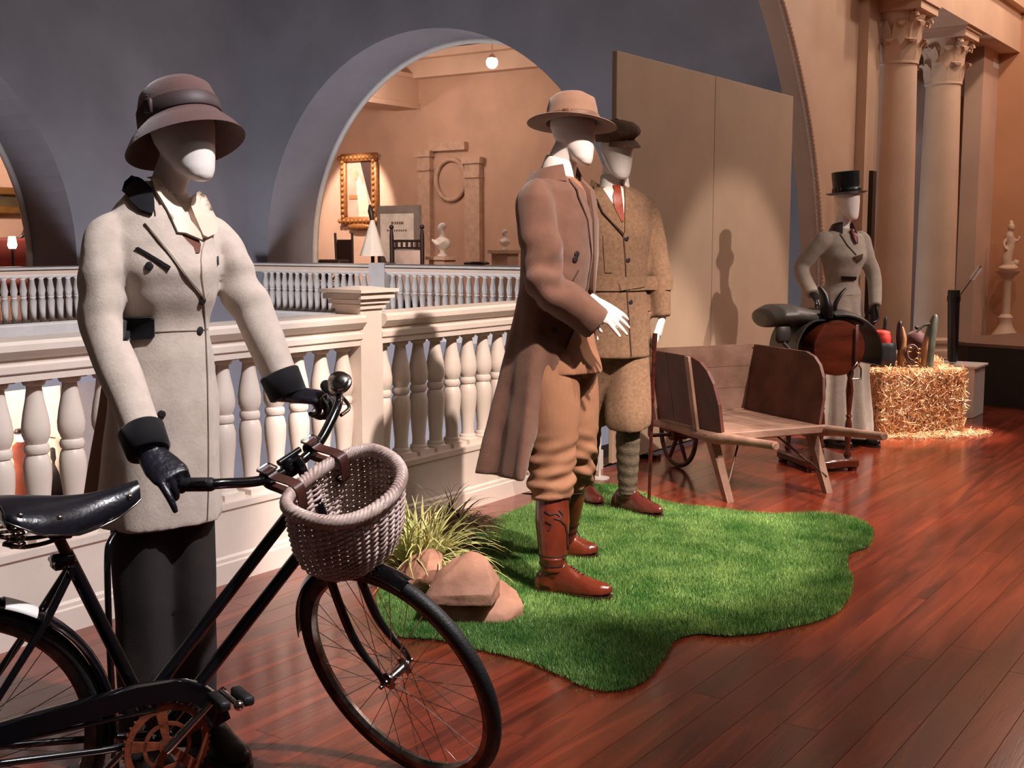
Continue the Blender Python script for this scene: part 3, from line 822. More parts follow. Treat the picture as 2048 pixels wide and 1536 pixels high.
for st_ in range(5):
    P = []
    for j in range(240):
        a = 2 * math.pi * j / 240; p = bsk(a, 1.0) + Vector((0, 0, .008)); d = Vector((p.x, p.y, 0)).normalized(); ph = a * 17 + st_ * 2 * math.pi / 5
        P.append(p + d * (.0105 * math.cos(ph)) + Vector((0, 0, .0115 * math.sin(ph))))
    b.tube(P, .0068, 6, closed=True)
obj('braided_rim', b, M_WICK, bas, 70)
for yy in (-.075, .075):
    bar = Vector((-.163, yy, .010)); rim = bsk(math.pi - (yy / .156) * .9, 1.0) + Vector((0, 0, .008)); rim.y = yy
    loop = [bar + Vector((-.02, 0, -.004)), bar + Vector((-.012, 0, .016)), bar + Vector((.006, 0, .021)), bar + Vector((.022, 0, .012)), rim + Vector((0, 0, .019)), rim + Vector((.021, 0, .008)), rim + Vector((.022, 0, -.05)), rim + Vector((.006, 0, -.055)), rim + Vector((-.02, 0, -.02)), bar + Vector((0, 0, -.022))]
    b = MB(); b.tube(spline(loop, 5, True), .0022, 8, closed=True, sq=(6.2, 1.0), ref=(0, 0.0001, 1) if False else None)
    # flat strap: sweep a thin wide rectangle around the loop
    b = MB(); lp = spline(loop, 5, True); rings = []
    for i, p in enumerate(lp):
        t = (lp[(i + 1) % len(lp)] - lp[i - 1]).normalized(); nn = Vector((0, 1, 0)).cross(t).normalized()
        rings.append([p + Vector((0, -.014, 0)) - nn * .0018, p + Vector((0, .014, 0)) - nn * .0018, p + Vector((0, .014, 0)) + nn * .0018, p + Vector((0, -.014, 0)) + nn * .0018])
    b.loft(rings, closed=True); sp = obj('strap', b, M_STRAP, bas, 50)
    b = MB(); c = bar + Vector((-.004, 0, .023)); q = [c + Vector((-.017, -.019, 0)), c + Vector((.017, -.019, 0.002)), c + Vector((.017, .019, 0.002)), c + Vector((-.017, .019, 0))]
    b.tube([p for i in range(4) for p in (q[i].lerp(q[(i + 1) % 4], .08), q[i].lerp(q[(i + 1) % 4], .92))], .0026, 6, closed=True); obj('buckle', b, M_CHROME, sp, 50)

# =================================================================== MANNEQUINS
M_MANN = mat('mannequin_white', (236, 228, 222), .38, var=.03)
M_LINEN = mat('oatmeal_linen', (208, 192, 178), .85, var=.07, scale=30, bump=.35, bscale=120, weave=260, sheen=.2)
M_VELVET = mat('black_velvet', (13, 12, 17), .8, var=.1, sheen=.15, spec=.2)
M_GLOVE = mat('navy_glove_leather', (26, 25, 36), .36, var=.2, scale=18, bump=.25, bscale=60)
M_TROUS = mat('dark_brown_tweed', (38, 31, 30), .9, var=.12, scale=20, bump=.08, bscale=300)
M_FELT = mat('brown_felt', (92, 62, 58), .9, var=.12, scale=10, bump=.15, bscale=150, sheen=.3)
M_HATUN = mat('dark_felt_lining', (38, 28, 28), .9)
M_BAND = mat('hat_ribbon', (66, 50, 52), .6)
M_BTN = mat('dark_button', (48, 44, 46), .35)
M_SILK = mat('cream_silk', (222, 200, 180), .5, var=.05, sheen=.2)
M_COAT = mat('brown_overcoat_wool', (112, 77, 61), .9, var=.10, scale=22, bump=.3, bscale=140, weave=300, sheen=.25)
M_TAN = mat('tan_gabardine', (152, 108, 80), .85, var=.08, scale=14, bump=.25, bscale=130, weave=320)
M_TANHAT = mat('tan_felt', (134, 100, 80), .85, var=.08, scale=12, sheen=.3)
M_BOOT = mat('chestnut_leather', (108, 46, 28), .24, var=.18, scale=12, bump=.08, bscale=40, coat=.3)
M_SOLE = mat('dark_sole', (50, 24, 16), .5)
M_TWEED = mat('olive_tweed', (142, 110, 84), .92, var=.16, scale=60, bump=.35, bscale=160, weave=280)
M_TWEED2 = mat('brown_tweed', (104, 76, 58), .92, var=.18, scale=50, bump=.35, bscale=160)
M_SOCK = mat('olive_sock', (92, 80, 64), .95, var=.15, scale=50, bump=.4, bscale=120)
M_SHIRT = mat('white_shirt', (240, 234, 226), .6, var=.03)
M_TIE = mat('rust_silk_tie', (124, 34, 20), .5, rgb2=(150, 66, 34), scale=60)
M_GREY = mat('grey_habit_wool', (158, 146, 134), .85, var=.08, scale=20, bump=.25, bscale=140, sheen=.2)
M_SILKHAT = mat('black_silk_hat', (12, 11, 13), .25, var=.1, sheen=.2)
M_CRAV = mat('dark_red_cravat', (120, 20, 24), .5, var=.3, scale=50)
M_ROD = mat('white_rod', (220, 214, 208), .35)

def rot_to(M3, p): return M3 @ Vector(p)
def head_mesh(mb, c, yaw, pitch=0.0, roll=0.0, s=1.0, neck_to=None, nr=.05):
    R = Matrix.Translation(Vector(c)) @ Euler((pitch, roll, yaw)).to_matrix().to_4x4() @ Matrix.Scale(s, 4)
    K = [(-.120, .014, .014, -.066), (-.110, .036, .028, -.060), (-.090, .050, .046, -.046), (-.055, .061, .067, -.026), (-.015, .069, .084, -.009), (.03, .074, .094, .002), (.065, .071, .091, .006), (.095, .056, .074, .009), (.113, .034, .046, .011), (.120, .010, .014, .012)]
    rings = []
    for z, rx, ry, cy in K:
        rings.append([R @ Vector((rx * math.cos(2 * math.pi * j / 36), cy + ry * math.sin(2 * math.pi * j / 36) * (1.03 if math.sin(2 * math.pi * j / 36) < 0 else 1), z)) for j in range(36)])
    mb.loft(rings)
    if neck_to is not None:
        top = R @ Vector((0, .012, -.045)); a = Vector(neck_to)
        mb.tube(spline([a, a.lerp(top, .5) + Vector((0, .006, 0)), top], 6), [nr * 1.25, nr * 1.02, nr], 24)
    return R
def hand_mesh(mb, w, f, p, thumb, curls, s=1.0, tcurl=.3, tdir=None, spread=.09):
    """w wrist, f finger direction, p the way the palm faces, thumb +1/-1 side"""
    f = Vector(f).normalized(); p = Vector(p); p = (p - f * p.dot(f)).normalized(); t = f.cross(p) * thumb; w = Vector(w)
    rings = []
    for d, wd, th, o in ((-.03, .026, .021, 0), (0, .027, .020, 0), (.025, .034, .019, .002), (.055, .040, .016, .003), (.085, .041, .014, .002), (.098, .036, .011, .001)):
        c = w + f * (d * s) + t * (o * s)
        rings.append([c + t * (wd * s * math.cos(2 * math.pi * j / 16)) + p * (th * s * math.sin(2 * math.pi * j / 16)) for j in range(16)])
    mb.loft(rings)
    for i, (of, ln, fw) in enumerate(((.029, .074, .088), (.010, .082, .094), (-.010, .076, .090), (-.028, .060, .082))):
        c = w + t * (of * s) + f * (fw * s); d = (f + t * (spread * (1.4 - i) * .6)).normalized(); P = [c - d * .012 * s]; ang = 0; P.append(c.copy())
        for j, fr in enumerate((.44, .31, .25)):
            ang += curls[i] * (.9, 1.1, .8)[j]
            dd = (d * math.cos(ang) + p * math.sin(ang)).normalized(); c = c + dd * (ln * fr * s); P.append(c.copy())
        mb.tube(spline(P, 4), [.0098 * s, .0095 * s, .0088 * s, .0075 * s, .0055 * s], 10)
    td = Vector(tdir).normalized() if tdir is not None else (f * .72 + t * .62 + p * .35).normalized()
    c = w + f * (.022 * s) + t * (.024 * s) + p * .004; P = [c, c + td * .032 * s, c + (td * .052 + td.lerp(f, tcurl).normalized() * .006) * s, c + (td * .052 + td.lerp(f + p * .3, .6).normalized() * .034) * s]
    mb.tube(spline(P, 4), [.0125 * s, .0115 * s, .0095 * s, .0065 * s], 10)
def sleeve(mb, pts, rad, seed=0, amp=.05, seg=28, n=9):
    P = spline(pts, n)
    def mod(t, a):
        e = math.exp(-((t - .5) / .16) ** 2)
        return 1 + amp * e * math.sin(34 * t + 1.3 * math.cos(a + seed)) + amp * .5 * math.sin(3 * a + 9 * t + seed)
    mb.tube(P, rad, seg, mod=mod)
def shoe(parent, ankle, heel, toe, m, shaft=.10, lace=True, name='shoe', w=.043, r_top=.047):
    """a laced ankle boot in local coordinates: heel and toe are points on the ground"""
    heel = Vector(heel); toe = Vector(toe); ankle = Vector(ankle); d = (toe - heel); L = d.length; d.normalize(); e = Vector((-d.y, d.x, 0)); up = Vector((0, 0, 1)); z0 = heel.z
    mb = MB(); rings = []
    for t, wd, h, lift in ((0.0, .55, .045, .0), (.03, .78, .060, 0), (.12, .84, .085, 0), (.28, .80, .112, 0), (.45, .86, .096, 0), (.60, .98, .068, 0), (.76, 1.0, .050, .002), (.88, .82, .042, .004), (.97, .46, .030, .007), (1.0, .18, .018, .010)):
        c = heel + d * (L * t) + up * (.014 + lift)
        rings.append([c + e * (w * wd * math.cos(2 * math.pi * j / 20)) + up * (max(math.sin(2 * math.pi * j / 20), -.15) * h + .006) for j in range(20)])
    mb.loft(rings)
    mb.tube(spline([heel + d * L * .16 + up * .03, heel + d * L * .19 + up * .075, ankle, ankle + up * shaft], 6), [.047, .044, .041, r_top], 20)
    o = fuse(name, mb, .0045, m, parent, 4)
    sb = MB(); rr = []
    for t, wd in ((-.005, .5), (.03, .78), (.12, .84), (.28, .72), (.45, .82), (.62, 1.03), (.76, 1.03), (.88, .86), (.97, .5), (1.005, .2)):
        c = heel + d * (L * t); hz = .004 if t > .3 else 0
        rr.append([c + e * (w * wd * sx) + up * zz for sx, zz in ((-1.06, 0.0), (1.06, 0.0), (1.06, .014), (-1.06, .014))])
    sb.loft(rr); sb.box(tuple(heel + d * L * .10 + up * -.0), (.001, .001, .001)); obj('sole', sb, M_SOLE, o, 40)
    if lace:
        bv = bvh_local(o)
        for i in range(7):
            t = i / 6; c = (heel + d * L * .56 + up * .09).lerp(ankle + d * .045 + up * shaft * .7, t)
            lb = MB(); P = []
            for j in range(7):
                q = c + e * ((j - 3) * .0055); h = bv.find_nearest(q + d * .03 + up * .03)
                P.append(h[0] + h[1] * .002)
            lb.tube(P, .0028, 6); obj('lace', lb, M_SOLE, o, 60)
    return o
def hat_lathe(parent, name, prof, M, m, band=None, seg=48, warp=None, mu=None, bm=None):
    """prof: closed outline (r,z) from the crown top over the brim and back inside"""
    mb = MB(); rings = []
    for r, z in prof:
        ring = []
        for j in range(seg):
            a = 2 * math.pi * j / seg; x, y = r * math.cos(a) * .93, r * math.sin(a) * 1.05; zz = z
            if warp: x, y, zz = warp(x, y, zz, r, a)
            ring.append(M @ Vector((x, y, zz)))
        rings.append(ring)
    mb.loft(rings, True); h = obj(name, mb, m, parent, 60)
    if band:
        r0, z0, r1, z1 = band; b = MB(); rg = []
        for r, z in ((r0 + .002, z0), (r0 + .004, z0 + .002), (r1 + .004, z1 - .002), (r1 + .002, z1)):
            ring = []
            for j in range(seg):
                a = 2 * math.pi * j / seg; x, y = r * math.cos(a) * .93, r * math.sin(a) * 1.05; zz = z
                if warp: x, y, zz = warp(x, y, zz, r, a)
                ring.append(M @ Vector((x, y, zz)))
            rg.append(ring)
        b.loft(rg, False); bd = obj('hat_band', b, bm or M_BAND, h, 60)
        bw = MB(); q = M @ Vector((-(r0 + .008) * .93, -.01, (z0 + z1) / 2)); bw.cbox(tuple(q), (.012, .035, (z1 - z0) * .95), .004); obj('bow', bw, bm or M_BAND, bd, 50)
    return h
def HM(c, yaw, pitch=0, roll=0): return Matrix.Translation(Vector(c)) @ Euler((pitch, roll, yaw)).to_matrix().to_4x4()
def noise_wr(scale, amp, seed=0):
    r = np.random.default_rng(seed); K = r.normal(size=(14, 3)) * scale; ph = r.random(14) * 6.28
    return lambda co: amp * np.sin(co @ K.T + ph).mean(1) * 2.2

def collar(name, parent, c, rx, ry, zb, h, flare, drop, a0, a1, m, th=.006, tiltf=0.0, n=40, point=0.0):
    """a turned-down collar round the neck: inner stand, folded edge, fall lying outwards; -90 degrees is the front"""
    b = MB(); rings = []
    for i in range(n + 1):
        t = i / n; a = math.radians(a0 + (a1 - a0) * t); d = Vector((math.cos(a) * rx, math.sin(a) * ry, 0)); u = d.normalized(); e = abs(2 * t - 1) ** 6
        C = Vector((c[0], c[1], zb + tiltf * math.sin(a))); dr = drop + point * e; fl = flare * (1 + .15 * e)
        rings.append([C + d - u * th, C + d + Vector((0, 0, h)) - u * th * .3, C + d + u * th * .8 + Vector((0, 0, h + th * .4)), C + d + u * (th * 1.6) + Vector((0, 0, h - th * .5)), C + d + u * (fl * .6 + th) + Vector((0, 0, h * .3 - dr * .45)), C + d + u * (fl + th) + Vector((0, 0, -dr)), C + d + u * fl + Vector((0, 0, -dr - th * .3)), C + d + u * fl * .5 + Vector((0, 0, h * .2 - dr * .5)), C + d + u * th * .4 + Vector((0, 0, 0))])
    b.loft(rings); return obj(name, b, m, parent, 60)
def bvh_join(objs, root):
    M = XF[root.name]; V = []; F = []
    for o in objs:
        k = len(V); V += [M @ v.co for v in o.data.vertices]; F += [tuple(i + k for i in p.vertices) for p in o.data.polygons]
    return BVHTree.FromPolygons(V, F)

# ------------------------------------------------------------------ the cyclist (front left)
W1 = thing('mannequin', 'cyclist mannequin in oatmeal linen coat with black velvet trim and brown cloche hat', 'mannequin', (-.915, 3.15, 0), math.radians(42))
Y1 = 3.15
sh_r, sh_l = Vector((-.138, .0, 1.448)), Vector((.140, .0, 1.448))
el_r, wr_r = local(W1, 206, 655, 2.98), local(W1, 292, 888, 2.80)
el_l, wr_l = local(W1, 508, 628, 3.25), local(W1, 570, 775, 3.22)
hd_r, hd_l = local(W1, 365, 965, 2.725), local(W1, 655, 790, 3.19)
mb = MB()
def coat_fold(a, z):
    f = max(0, min(1, (1.12 - z) / .45)); return 1 + f * (.035 * math.sin(5 * a + .6) + .02 * math.sin(9 * a + 1.9 + z * 3))
mb.torso([(1.572, .050, .048, .050, 0, .014), (1.555, .064, .056, .060, 0, .012), (1.530, .092, .066, .072, 0, .008), (1.502, .118, .076, .082, 0, .005), (1.472, .140, .088, .090, 0, 0), (1.415, .158, .110, .102, 0, 0), (1.345, .155, .143, .104, 0, 0), (1.285, .140, .132, .100, 0, 0),
          (1.210, .119, .104, .092, 0, 0), (1.185, .117, .103, .093, 0, 0), (1.11, .132, .112, .110, 0, 0), (1.0, .146, .118, .130, -.006, 0), (.85, .156, .124, .150, -.012, .008), (.675, .166, .130, .175, -.016, .016)], coat_fold, 60, 72)
sleeve(mb, [sh_r + Vector((.05, 0, .010)), sh_r + Vector((-.004, 0, -.018)), sh_r.lerp(el_r, .30) + Vector((-.012, 0, 0)), sh_r.lerp(el_r, .62) + Vector((-.012, .0, 0)), el_r, el_r.lerp(wr_r, .5), wr_r], [.038, .054, .058, .056, .053, .049, .045], 1, .05)
sleeve(mb, [sh_l + Vector((-.05, 0, .010)), sh_l + Vector((.004, 0, -.018)), sh_l.lerp(el_l, .30) + Vector((.01, 0, 0)), sh_l.lerp(el_l, .62), el_l, el_l.lerp(wr_l, .5), wr_l], [.038, .054, .058, .057, .055, .050, .044], 2, .08)
coat1 = fuse('coat', mb, .0072, M_LINEN, W1, 2)
wrinkle(coat1, noise_wr(24, .003, 3))
bv1 = bvh_world(coat1, W1)
# brown lined tail of the coat swinging out behind
b = MB(); lo = [local(W1, u, v, Y) for u, v, Y in ((206, 760, 3.22), (196, 830, 3.22), (178, 930, 3.22), (166, 1010, 3.22))]; hi = [local(W1, u, v, Y) for u, v, Y in ((225, 780, 3.2), (222, 840, 3.2), (222, 930, 3.2), (226, 1012, 3.2))]
rings = []
for p, q in zip(spline(lo, 5), spline(hi, 5)):
    n_ = Vector((0, .006, 0)); rings.append([p - n_, q - n_, q + n_, p + n_])
b.loft(rings); obj('coat_tail', b, mat('tan_coat_lining', (150, 112, 84), .85, var=.08), W1, 50)
# head, neck
mb = MB(); head_mesh(mb, (0.042, -.052, 1.682), math.radians(14), math.radians(-5), math.radians(4), 1.0, (0.006, .010, 1.49), .045)
hd1 = fuse('head', mb, .005, M_MANN, W1, 4)
# hat: bell with a drooping brim, tipped back
HMt = HM((0.050, -.030, 1.726), math.radians(14), math.radians(-20), math.radians(5))
hat_lathe(W1, 'cloche_hat', [(.004, .104), (.04, .103), (.070, .096), (.093, .076), (.103, .045), (.106, .01), (.107, -.008), (.120, -.022), (.138, -.042), (.153, -.066), (.156, -.071), (.153, -.071), (.136, -.047), (.117, -.027), (.102, -.010), (.096, .04), (.06, .085), (.004, .096)], HMt, M_FELT, (.107, -.004, .104, .036))
# coat details
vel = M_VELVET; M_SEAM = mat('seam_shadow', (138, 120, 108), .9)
bj = bvh_join([coat1, hd1], W1)
patch('velvet_collar', bj, W1, [(270, 357), (290, 366), (303, 382), (306, 398), (308, 420), (304, 431), (282, 424), (266, 408), (251, 388), (256, 370)], .012, vel, step=5, smooth=70)
patch('lapel', bv1, W1, [(308, 414), (311, 434), (289, 446), (302, 464), (332, 502), (362, 542), (387, 574), (403, 594), (398, 560), (392, 520), (384, 496), (360, 470), (340, 440), (322, 412)], .006, M_LINEN)
patch('lapel', bv1, W1, [(412, 470), (424, 480), (430, 510), (430, 545), (420, 578), (407, 596), (402, 560), (400, 520), (402, 500)], .006, M_LINEN)
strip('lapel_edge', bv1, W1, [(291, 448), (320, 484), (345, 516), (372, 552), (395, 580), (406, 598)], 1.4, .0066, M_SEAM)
patch('pocket_welt', bv1, W1, [(271, 497), (277, 495), (341, 534), (338, 540)], .006, vel, step=4)
button('button', bv1, W1, 299, 532, .0105, M_BTN)
for u, v in ((404, 602), (399, 661), (323, 828)): button('button', bv1, W1, u, v, .0105, M_BTN)
patch('velvet_belt_tab', bv1, W1, [(246, 636), (300, 632), (309, 637), (310, 672), (304, 678), (246, 681)], .010, vel)
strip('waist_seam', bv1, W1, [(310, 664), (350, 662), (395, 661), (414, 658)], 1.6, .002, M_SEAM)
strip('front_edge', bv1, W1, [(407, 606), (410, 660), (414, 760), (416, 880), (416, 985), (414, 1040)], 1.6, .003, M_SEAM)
patch('pocket_flap', bv1, W1, [(429, 515), (433, 513), (434, 530), (430, 533)], .006, vel, step=3)
# silk stock at the neck
patch('stock_opening', bv1, W1, [(352, 474), (372, 468), (392, 472), (400, 490), (398, 506), (380, 508), (366, 500), (356, 488)], .004, mat('brown_blouse', (120, 72, 54), .8), step=5)
patch('silk_stock', bj, W1, [(303, 358), (314, 354), (326, 366), (346, 400), (362, 425), (380, 450), (394, 470), (398, 482), (386, 478), (368, 470), (352, 468), (340, 440), (324, 410), (308, 384)], .014, M_SILK, step=6, smooth=70)
patch('silk_stock', bj, W1, [(374, 416), (380, 396), (390, 390), (402, 398), (416, 424), (426, 452), (424, 470), (408, 478), (398, 474), (390, 456), (382, 436)], .016, M_SILK, step=6, smooth=70)
# cuffs and gloves
for e, w, n_ in ((el_r, wr_r, 'r'), (el_l, wr_l, 'l')):
    d = (w - e).normalized(); b = MB(); b.tube([w - d * .045, w - d * .04, w + d * .022, w + d * .026], [.050, .055, .052, .045], 28); obj('velvet_cuff', b, vel, W1, 60)
d = (wr_r - el_r).normalized(); toC = (XF[W1.name].inverted().to_3x3() @ (CAMP - at_y(330, 940, 2.75))).normalized()
b = MB(); f = (hd_r - wr_r).normalized()
grip_r = local(W1, 378, 972, 2.722)
hand_mesh(b, wr_r + d * .018, f, -toC * .75 + Vector((0, 0, -.75)), -1, [.30, 1.05, 1.1, 1.1], 1.12, .3, (XF[W1.name].inverted().to_3x3() @ Vector((.55, .12, -.30))))
b.tube([wr_r - d * .02, wr_r + d * .03], [.036, .031], 16)
fuse('glove', b, .0032, M_GLOVE, W1, 3)
d = (wr_l - el_l).normalized(); f = (hd_l - wr_l).normalized(); b = MB()
hand_mesh(b, wr_l + d * .02, (f + Vector((0, 0, .06))), Vector((0, 0, -1)) - toC * .2, 1, [1.05, 1.1, 1.15, 1.2], 1.1)
b.tube([wr_l - d * .02, wr_l + d * .03], [.036, .031], 16)
fuse('glove', b, .0032, M_GLOVE, W1, 3)
# trousers, shoes
mb = MB()
for sx in (-1, 1):
    mb.tube(spline([(sx * .05 - .012, .01, .80), (sx * .062 - .016, .01, .62), (sx * .066 - .018, .005, .42), (sx * .07 - .018, .012, .22), (sx * .07 - .018, .01, .045)], 8), [.080, .078, .072, .070, .072], 30, mod=lambda t, a: 1 + .05 * math.sin(4 * a + 3 * t) + .03 * math.sin(22 * t + 2 * math.cos(a)) * t)
mb.torso([(.86, .11, .10, .10, -.01, .01), (.70, .12, .10, .11, -.012, .012)], None, 6, 32)
fuse('trousers', mb, .009, M_TROUS, W1, 3)
for sx in (-1, 1): shoe(W1, (sx * .085, .02, .09), (sx * .085, .065, 0), (sx * .105, -.19, 0), mat('dark_shoe', (40, 26, 22), .4), .03, False)
rod = [at_y(262, 1030, 3.12), at_y(244, 1052, 3.05), at_y(222, 1080, 3.0), at_y(215, 1110, 2.98), at_y(216, 1200, 2.98), at_y(221, 1330, 2.98)]
rod.append(Vector((rod[-1].x + .004, 2.98, 0.01))); inv = XF[W1.name].inverted()
b = MB(); b.tube(spline([inv @ p for p in rod], 5), .0085, 12); b.lathe([(.075, 0), (.075, .008), (.02, .012), (.012, .03)], 24, c=tuple(inv @ Vector((rod[-1].x, 2.98, 0)))); obj('support_rod', b, M_ENAMEL, W1, 50)

# ------------------------------------------------------------------ the man in the overcoat
MA = thing('mannequin', 'man mannequin in long brown overcoat, tan breeches and chestnut leather boots', 'mannequin', (.19, 4.95, 0), math.radians(62))
YM = 4.95
L = lambda u, v, Y: local(MA, u, v, Y)
# tunic under the coat
mb = MB()
def tun_fold(a, z):
    f = max(0, min(1, (1.12 - z) / .3)); return 1 + f * (.04 * math.sin(4 * a + 1.0) + .02 * math.sin(7 * a))
mb.torso([(1.69, .06, .06, .06, 0, .01), (1.66, .12, .085, .08, 0, .005), (1.60, .19, .115, .105, 0, 0), (1.50, .19, .130, .112, 0, 0), (1.35, .172, .128, .108, 0, 0), (1.20, .158, .120, .105, 0, 0), (1.10, .168, .130, .12, 0, 0), (1.0, .182, .150, .14, 0, 0), (.90, .195, .175, .155, 0, -.005), (.88, .197, .178, .156, 0, -.005)], tun_fold, 40, 60)
tun = fuse('tunic', mb, .009, M_TAN, MA, 3); bvt = bvh_world(tun, MA)
# breeches
mb = MB(); hipz = .93
kr, kl = Vector((-.125, -.035, .52)), Vector((.12, -.02, .53))
ankR = XF[MA.name].inverted() @ Vector((.165, 4.70, .10)); ankL = XF[MA.name].inverted() @ Vector((.235, 5.27, .10))
def br_mod(t, a): 
    w = max(0, (t - .62) / .38); return 1 + .06 * w * math.sin(46 * t + 2.2 * math.cos(a)) + .02 * math.sin(3 * a + 5 * t)
for hip, kn, an in ((Vector((-.085, 0, hipz)), kr, ankR), (Vector((.085, 0, hipz)), kl, ankL)):
    low = kn.lerp(an, .36)
    mb.tube(spline([hip, hip.lerp(kn, .5) + Vector((0, -.012, 0)), kn, low], 12), [.118, .116, .110, .100, .094, .082], 30, mod=br_mod)
mb.torso([(1.06, .15, .11, .11, 0, 0), (.86, .17, .125, .125, 0, 0)], None, 6, 32)
bre = fuse('breeches', mb, .0085, M_TAN, MA, 2)
def knee_folds(co):
    z = co[:, 2]; th = np.arctan2(co[:, 1] + .02, np.abs(co[:, 0]) - .12); w = np.clip((.66 - z) / .16, 0, 1) * np.clip((z - .30) / .05, 0, 1)
    return w * (.0072 * np.sin(66 * z + 3.4 * np.sin(th + 1.0) + 1.6 * np.sin(2 * th + .5)) + .0045 * np.sin(118 * z + 4.2 * np.cos(th) + 14 * co[:, 0]))
wrinkle(bre, knee_folds)
# tall laced boots: leg shaft with gaiter straps and shoe
def tall_boot(root, kn, an, heel, toe):
    top = kn.lerp(an, .30); dirn = (an - top)
    b = MB(); b.tube(spline([top, top.lerp(an, .35), top.lerp(an, .75), an + Vector((0, 0, -.01))], 6), [.066, .070, .058, .048], 28)
    d = (Vector(toe) - Vector(heel)); Lh = d.length; d.normalize()
    g = fuse('gaiter', b, .006, M_BOOT, root, 2)
    bl = bvh_local(g)
    for t in (.0, .78, .90):
        z = (top.z + (an.z - top.z) * t); c = top.lerp(an, t)
        band('strap_line', bl, z - .004, z + .004, .0028, M_SOLE, g, (c.x, c.y), 32)
    s = shoe(root, an, heel, toe, M_BOOT, .06, True, 'boot', .047, .05)
    return g
inv = XF[MA.name].inverted()
gR = tall_boot(MA, kr, ankR, inv @ Vector((.100, 4.735, .012)), inv @ Vector((.395, 4.60, .012)))
gL = tall_boot(MA, kl, ankL, inv @ Vector((.165, 5.31, .012)), inv @ Vector((.385, 5.23, .012)))
bg = bvh_world(gR, MA)
for ln in ([(1090, 1022), (1100, 1030), (1112, 1026), (1120, 1032)], [(1092, 1042), (1104, 1050), (1098, 1060)], [(1108, 1036), (1120, 1040), (1130, 1050), (1134, 1070), (1135, 1100)], [(1118, 1020), (1126, 1030), (1120, 1040)]):
    strip('bootlace', bg, MA, ln, 2.6, .004, M_SOLE, gR, 4)
# overcoat: an open shell hung from the shoulders, plus sleeves
def shell(mb, levels, seg=40, th=.020):
    rings = []
    for z, rx, rf, rb, cx, cy, a0, a1, ph in levels:
        outer = []; inner = []
        for j in range(seg + 1):
            a = math.radians(a0 + (a1 - a0) * j / seg)
            f = max(0, min(1, (1.25 - z) / .7)); m = 1 + f * (.085 * math.sin(8 * a + ph) + .045 * math.sin(13 * a + 2 * ph))
            ca, sa = math.cos(a), math.sin(a); ry = rb if sa > 0 else rf
            outer.append(Vector((cx + rx * ca * m, cy + ry * sa * m, z))); inner.append(Vector((cx + (rx * m - th) * ca, cy + (ry * m - th) * sa, z)))
        rings.append(outer + inner[::-1])
    mb.loft(rings)
# angles: -90 = front; the coat runs from the right front edge (a0) round the back to the left front edge (a1)
lv = []
for z, rx, rf, rb, cx, cy, a0, a1 in ((1.695, .088, .080, .078, 0, .018, -56, 236), (1.675, .106, .088, .084, 0, .014, -62, 242), (1.655, .140, .098, .094, 0, .008, -70, 250), (1.62, .185, .125, .115, 0, 0, -80, 260), (1.50, .208, .152, .132, 0, 0, -87, 267), (1.36, .212, .155, .135, 0, .0, -88, 268),
                                       (1.22, .205, .150, .142, 0, .005, -84, 262), (1.08, .220, .150, .165, 0, .012, -60, 244), (.90, .240, .150, .20, 0, .025, -34, 222), (.70, .258, .160, .235, 0, .04, -24, 208), (.58, .268, .165, .255, 0, .05, -18, 200), (.465, .278, .170, .275, 0, .06, -15, 196)):
    lv.append((z, rx, rf, rb, cx, cy, a0 - 0, a1 - 0, .8))
# mirror the angle range so that a0 is measured on the near (right, -x) side
lv2 = []
for i in range(len(lv) - 1):
    for q in range(4):
        t = q / 4; lv2.append(tuple(lv[i][c] + (lv[i + 1][c] - lv[i][c]) * t for c in range(9)))
lv2.append(lv[-1])
mb = MB(); shell(mb, lv2, 56, .022)
shR, shL = Vector((-.195, .0, 1.60)), Vector((.195, .0, 1.60))
elR, wrR = L(1098, 560, 4.70), L(1196, 648, 4.72)
elL, wrL = Vector((.232, .05, 1.27)), Vector((.20, .03, 1.04))
sleeve(mb, [shR + Vector((.04, 0, .02)), shR + Vector((-.012, 0, -.03)), shR.lerp(elR, .55) + Vector((-.01, .01, 0)), elR + Vector((0, .012, -.02)), elR.lerp(wrR, .5) + Vector((0, 0, -.012)), wrR], [.050, .076, .080, .078, .077, .070], 4, .09)
sleeve(mb, [shL + Vector((-.04, 0, .02)), shL + Vector((.012, 0, -.03)), shL.lerp(elL, .55), elL, wrL], [.050, .074, .076, .072, .066], 6, .05)
oc = fuse('overcoat', mb, .0095, M_COAT, MA, 2)
E_ = np.array(elR)
def coat_wr(co):
    d = np.linalg.norm(co - E_, axis=1); g = np.exp(-(d / .11) ** 2); dirv = co - np.array(shR)
    return noise_wr(16, .003, 9)(co) + g * .009 * np.sin(62 * co[:, 2] + 30 * co[:, 1] + 1.5 * np.sin(40 * co[:, 0]))
wrinkle(oc, coat_wr); bvo = bvh_world(oc, MA)
collar('coat_collar', MA, (0, .020), .090, .084, 1.672, .032, .034, .022, -50, 230, M_COAT, .008, -.020, point=.012)
def edge_roll(sx):      # lapel rolled along the open front edge
    P = []
    for z, rx, rf, rb, cx, cy, a0, a1, ph in lv2:
        if .98 < z < 1.67:
            a = math.radians(a0 if sx > 0 else a1); P.append(Vector((cx + (rx - .008) * math.cos(a), cy + (rf - .012) * math.sin(a) - .012, z)))
    return P
for sx in (1, -1):
    P = edge_roll(sx); b = MB(); rings = []
    for i, p in enumerate(P):
        t = i / (len(P) - 1); w = .012 + .045 * max(0, 1 - abs(t - .28) / .30) + .0; d = Vector((sx, .18, 0)).normalized(); n_ = Vector((0, -1, 0))
        rings.append([p + n_ * .004, p + d * w + n_ * .010, p + d * w + n_ * .004, p - n_ * .010])
    b.loft(rings); obj('lapel', b, M_COAT, MA, 60)
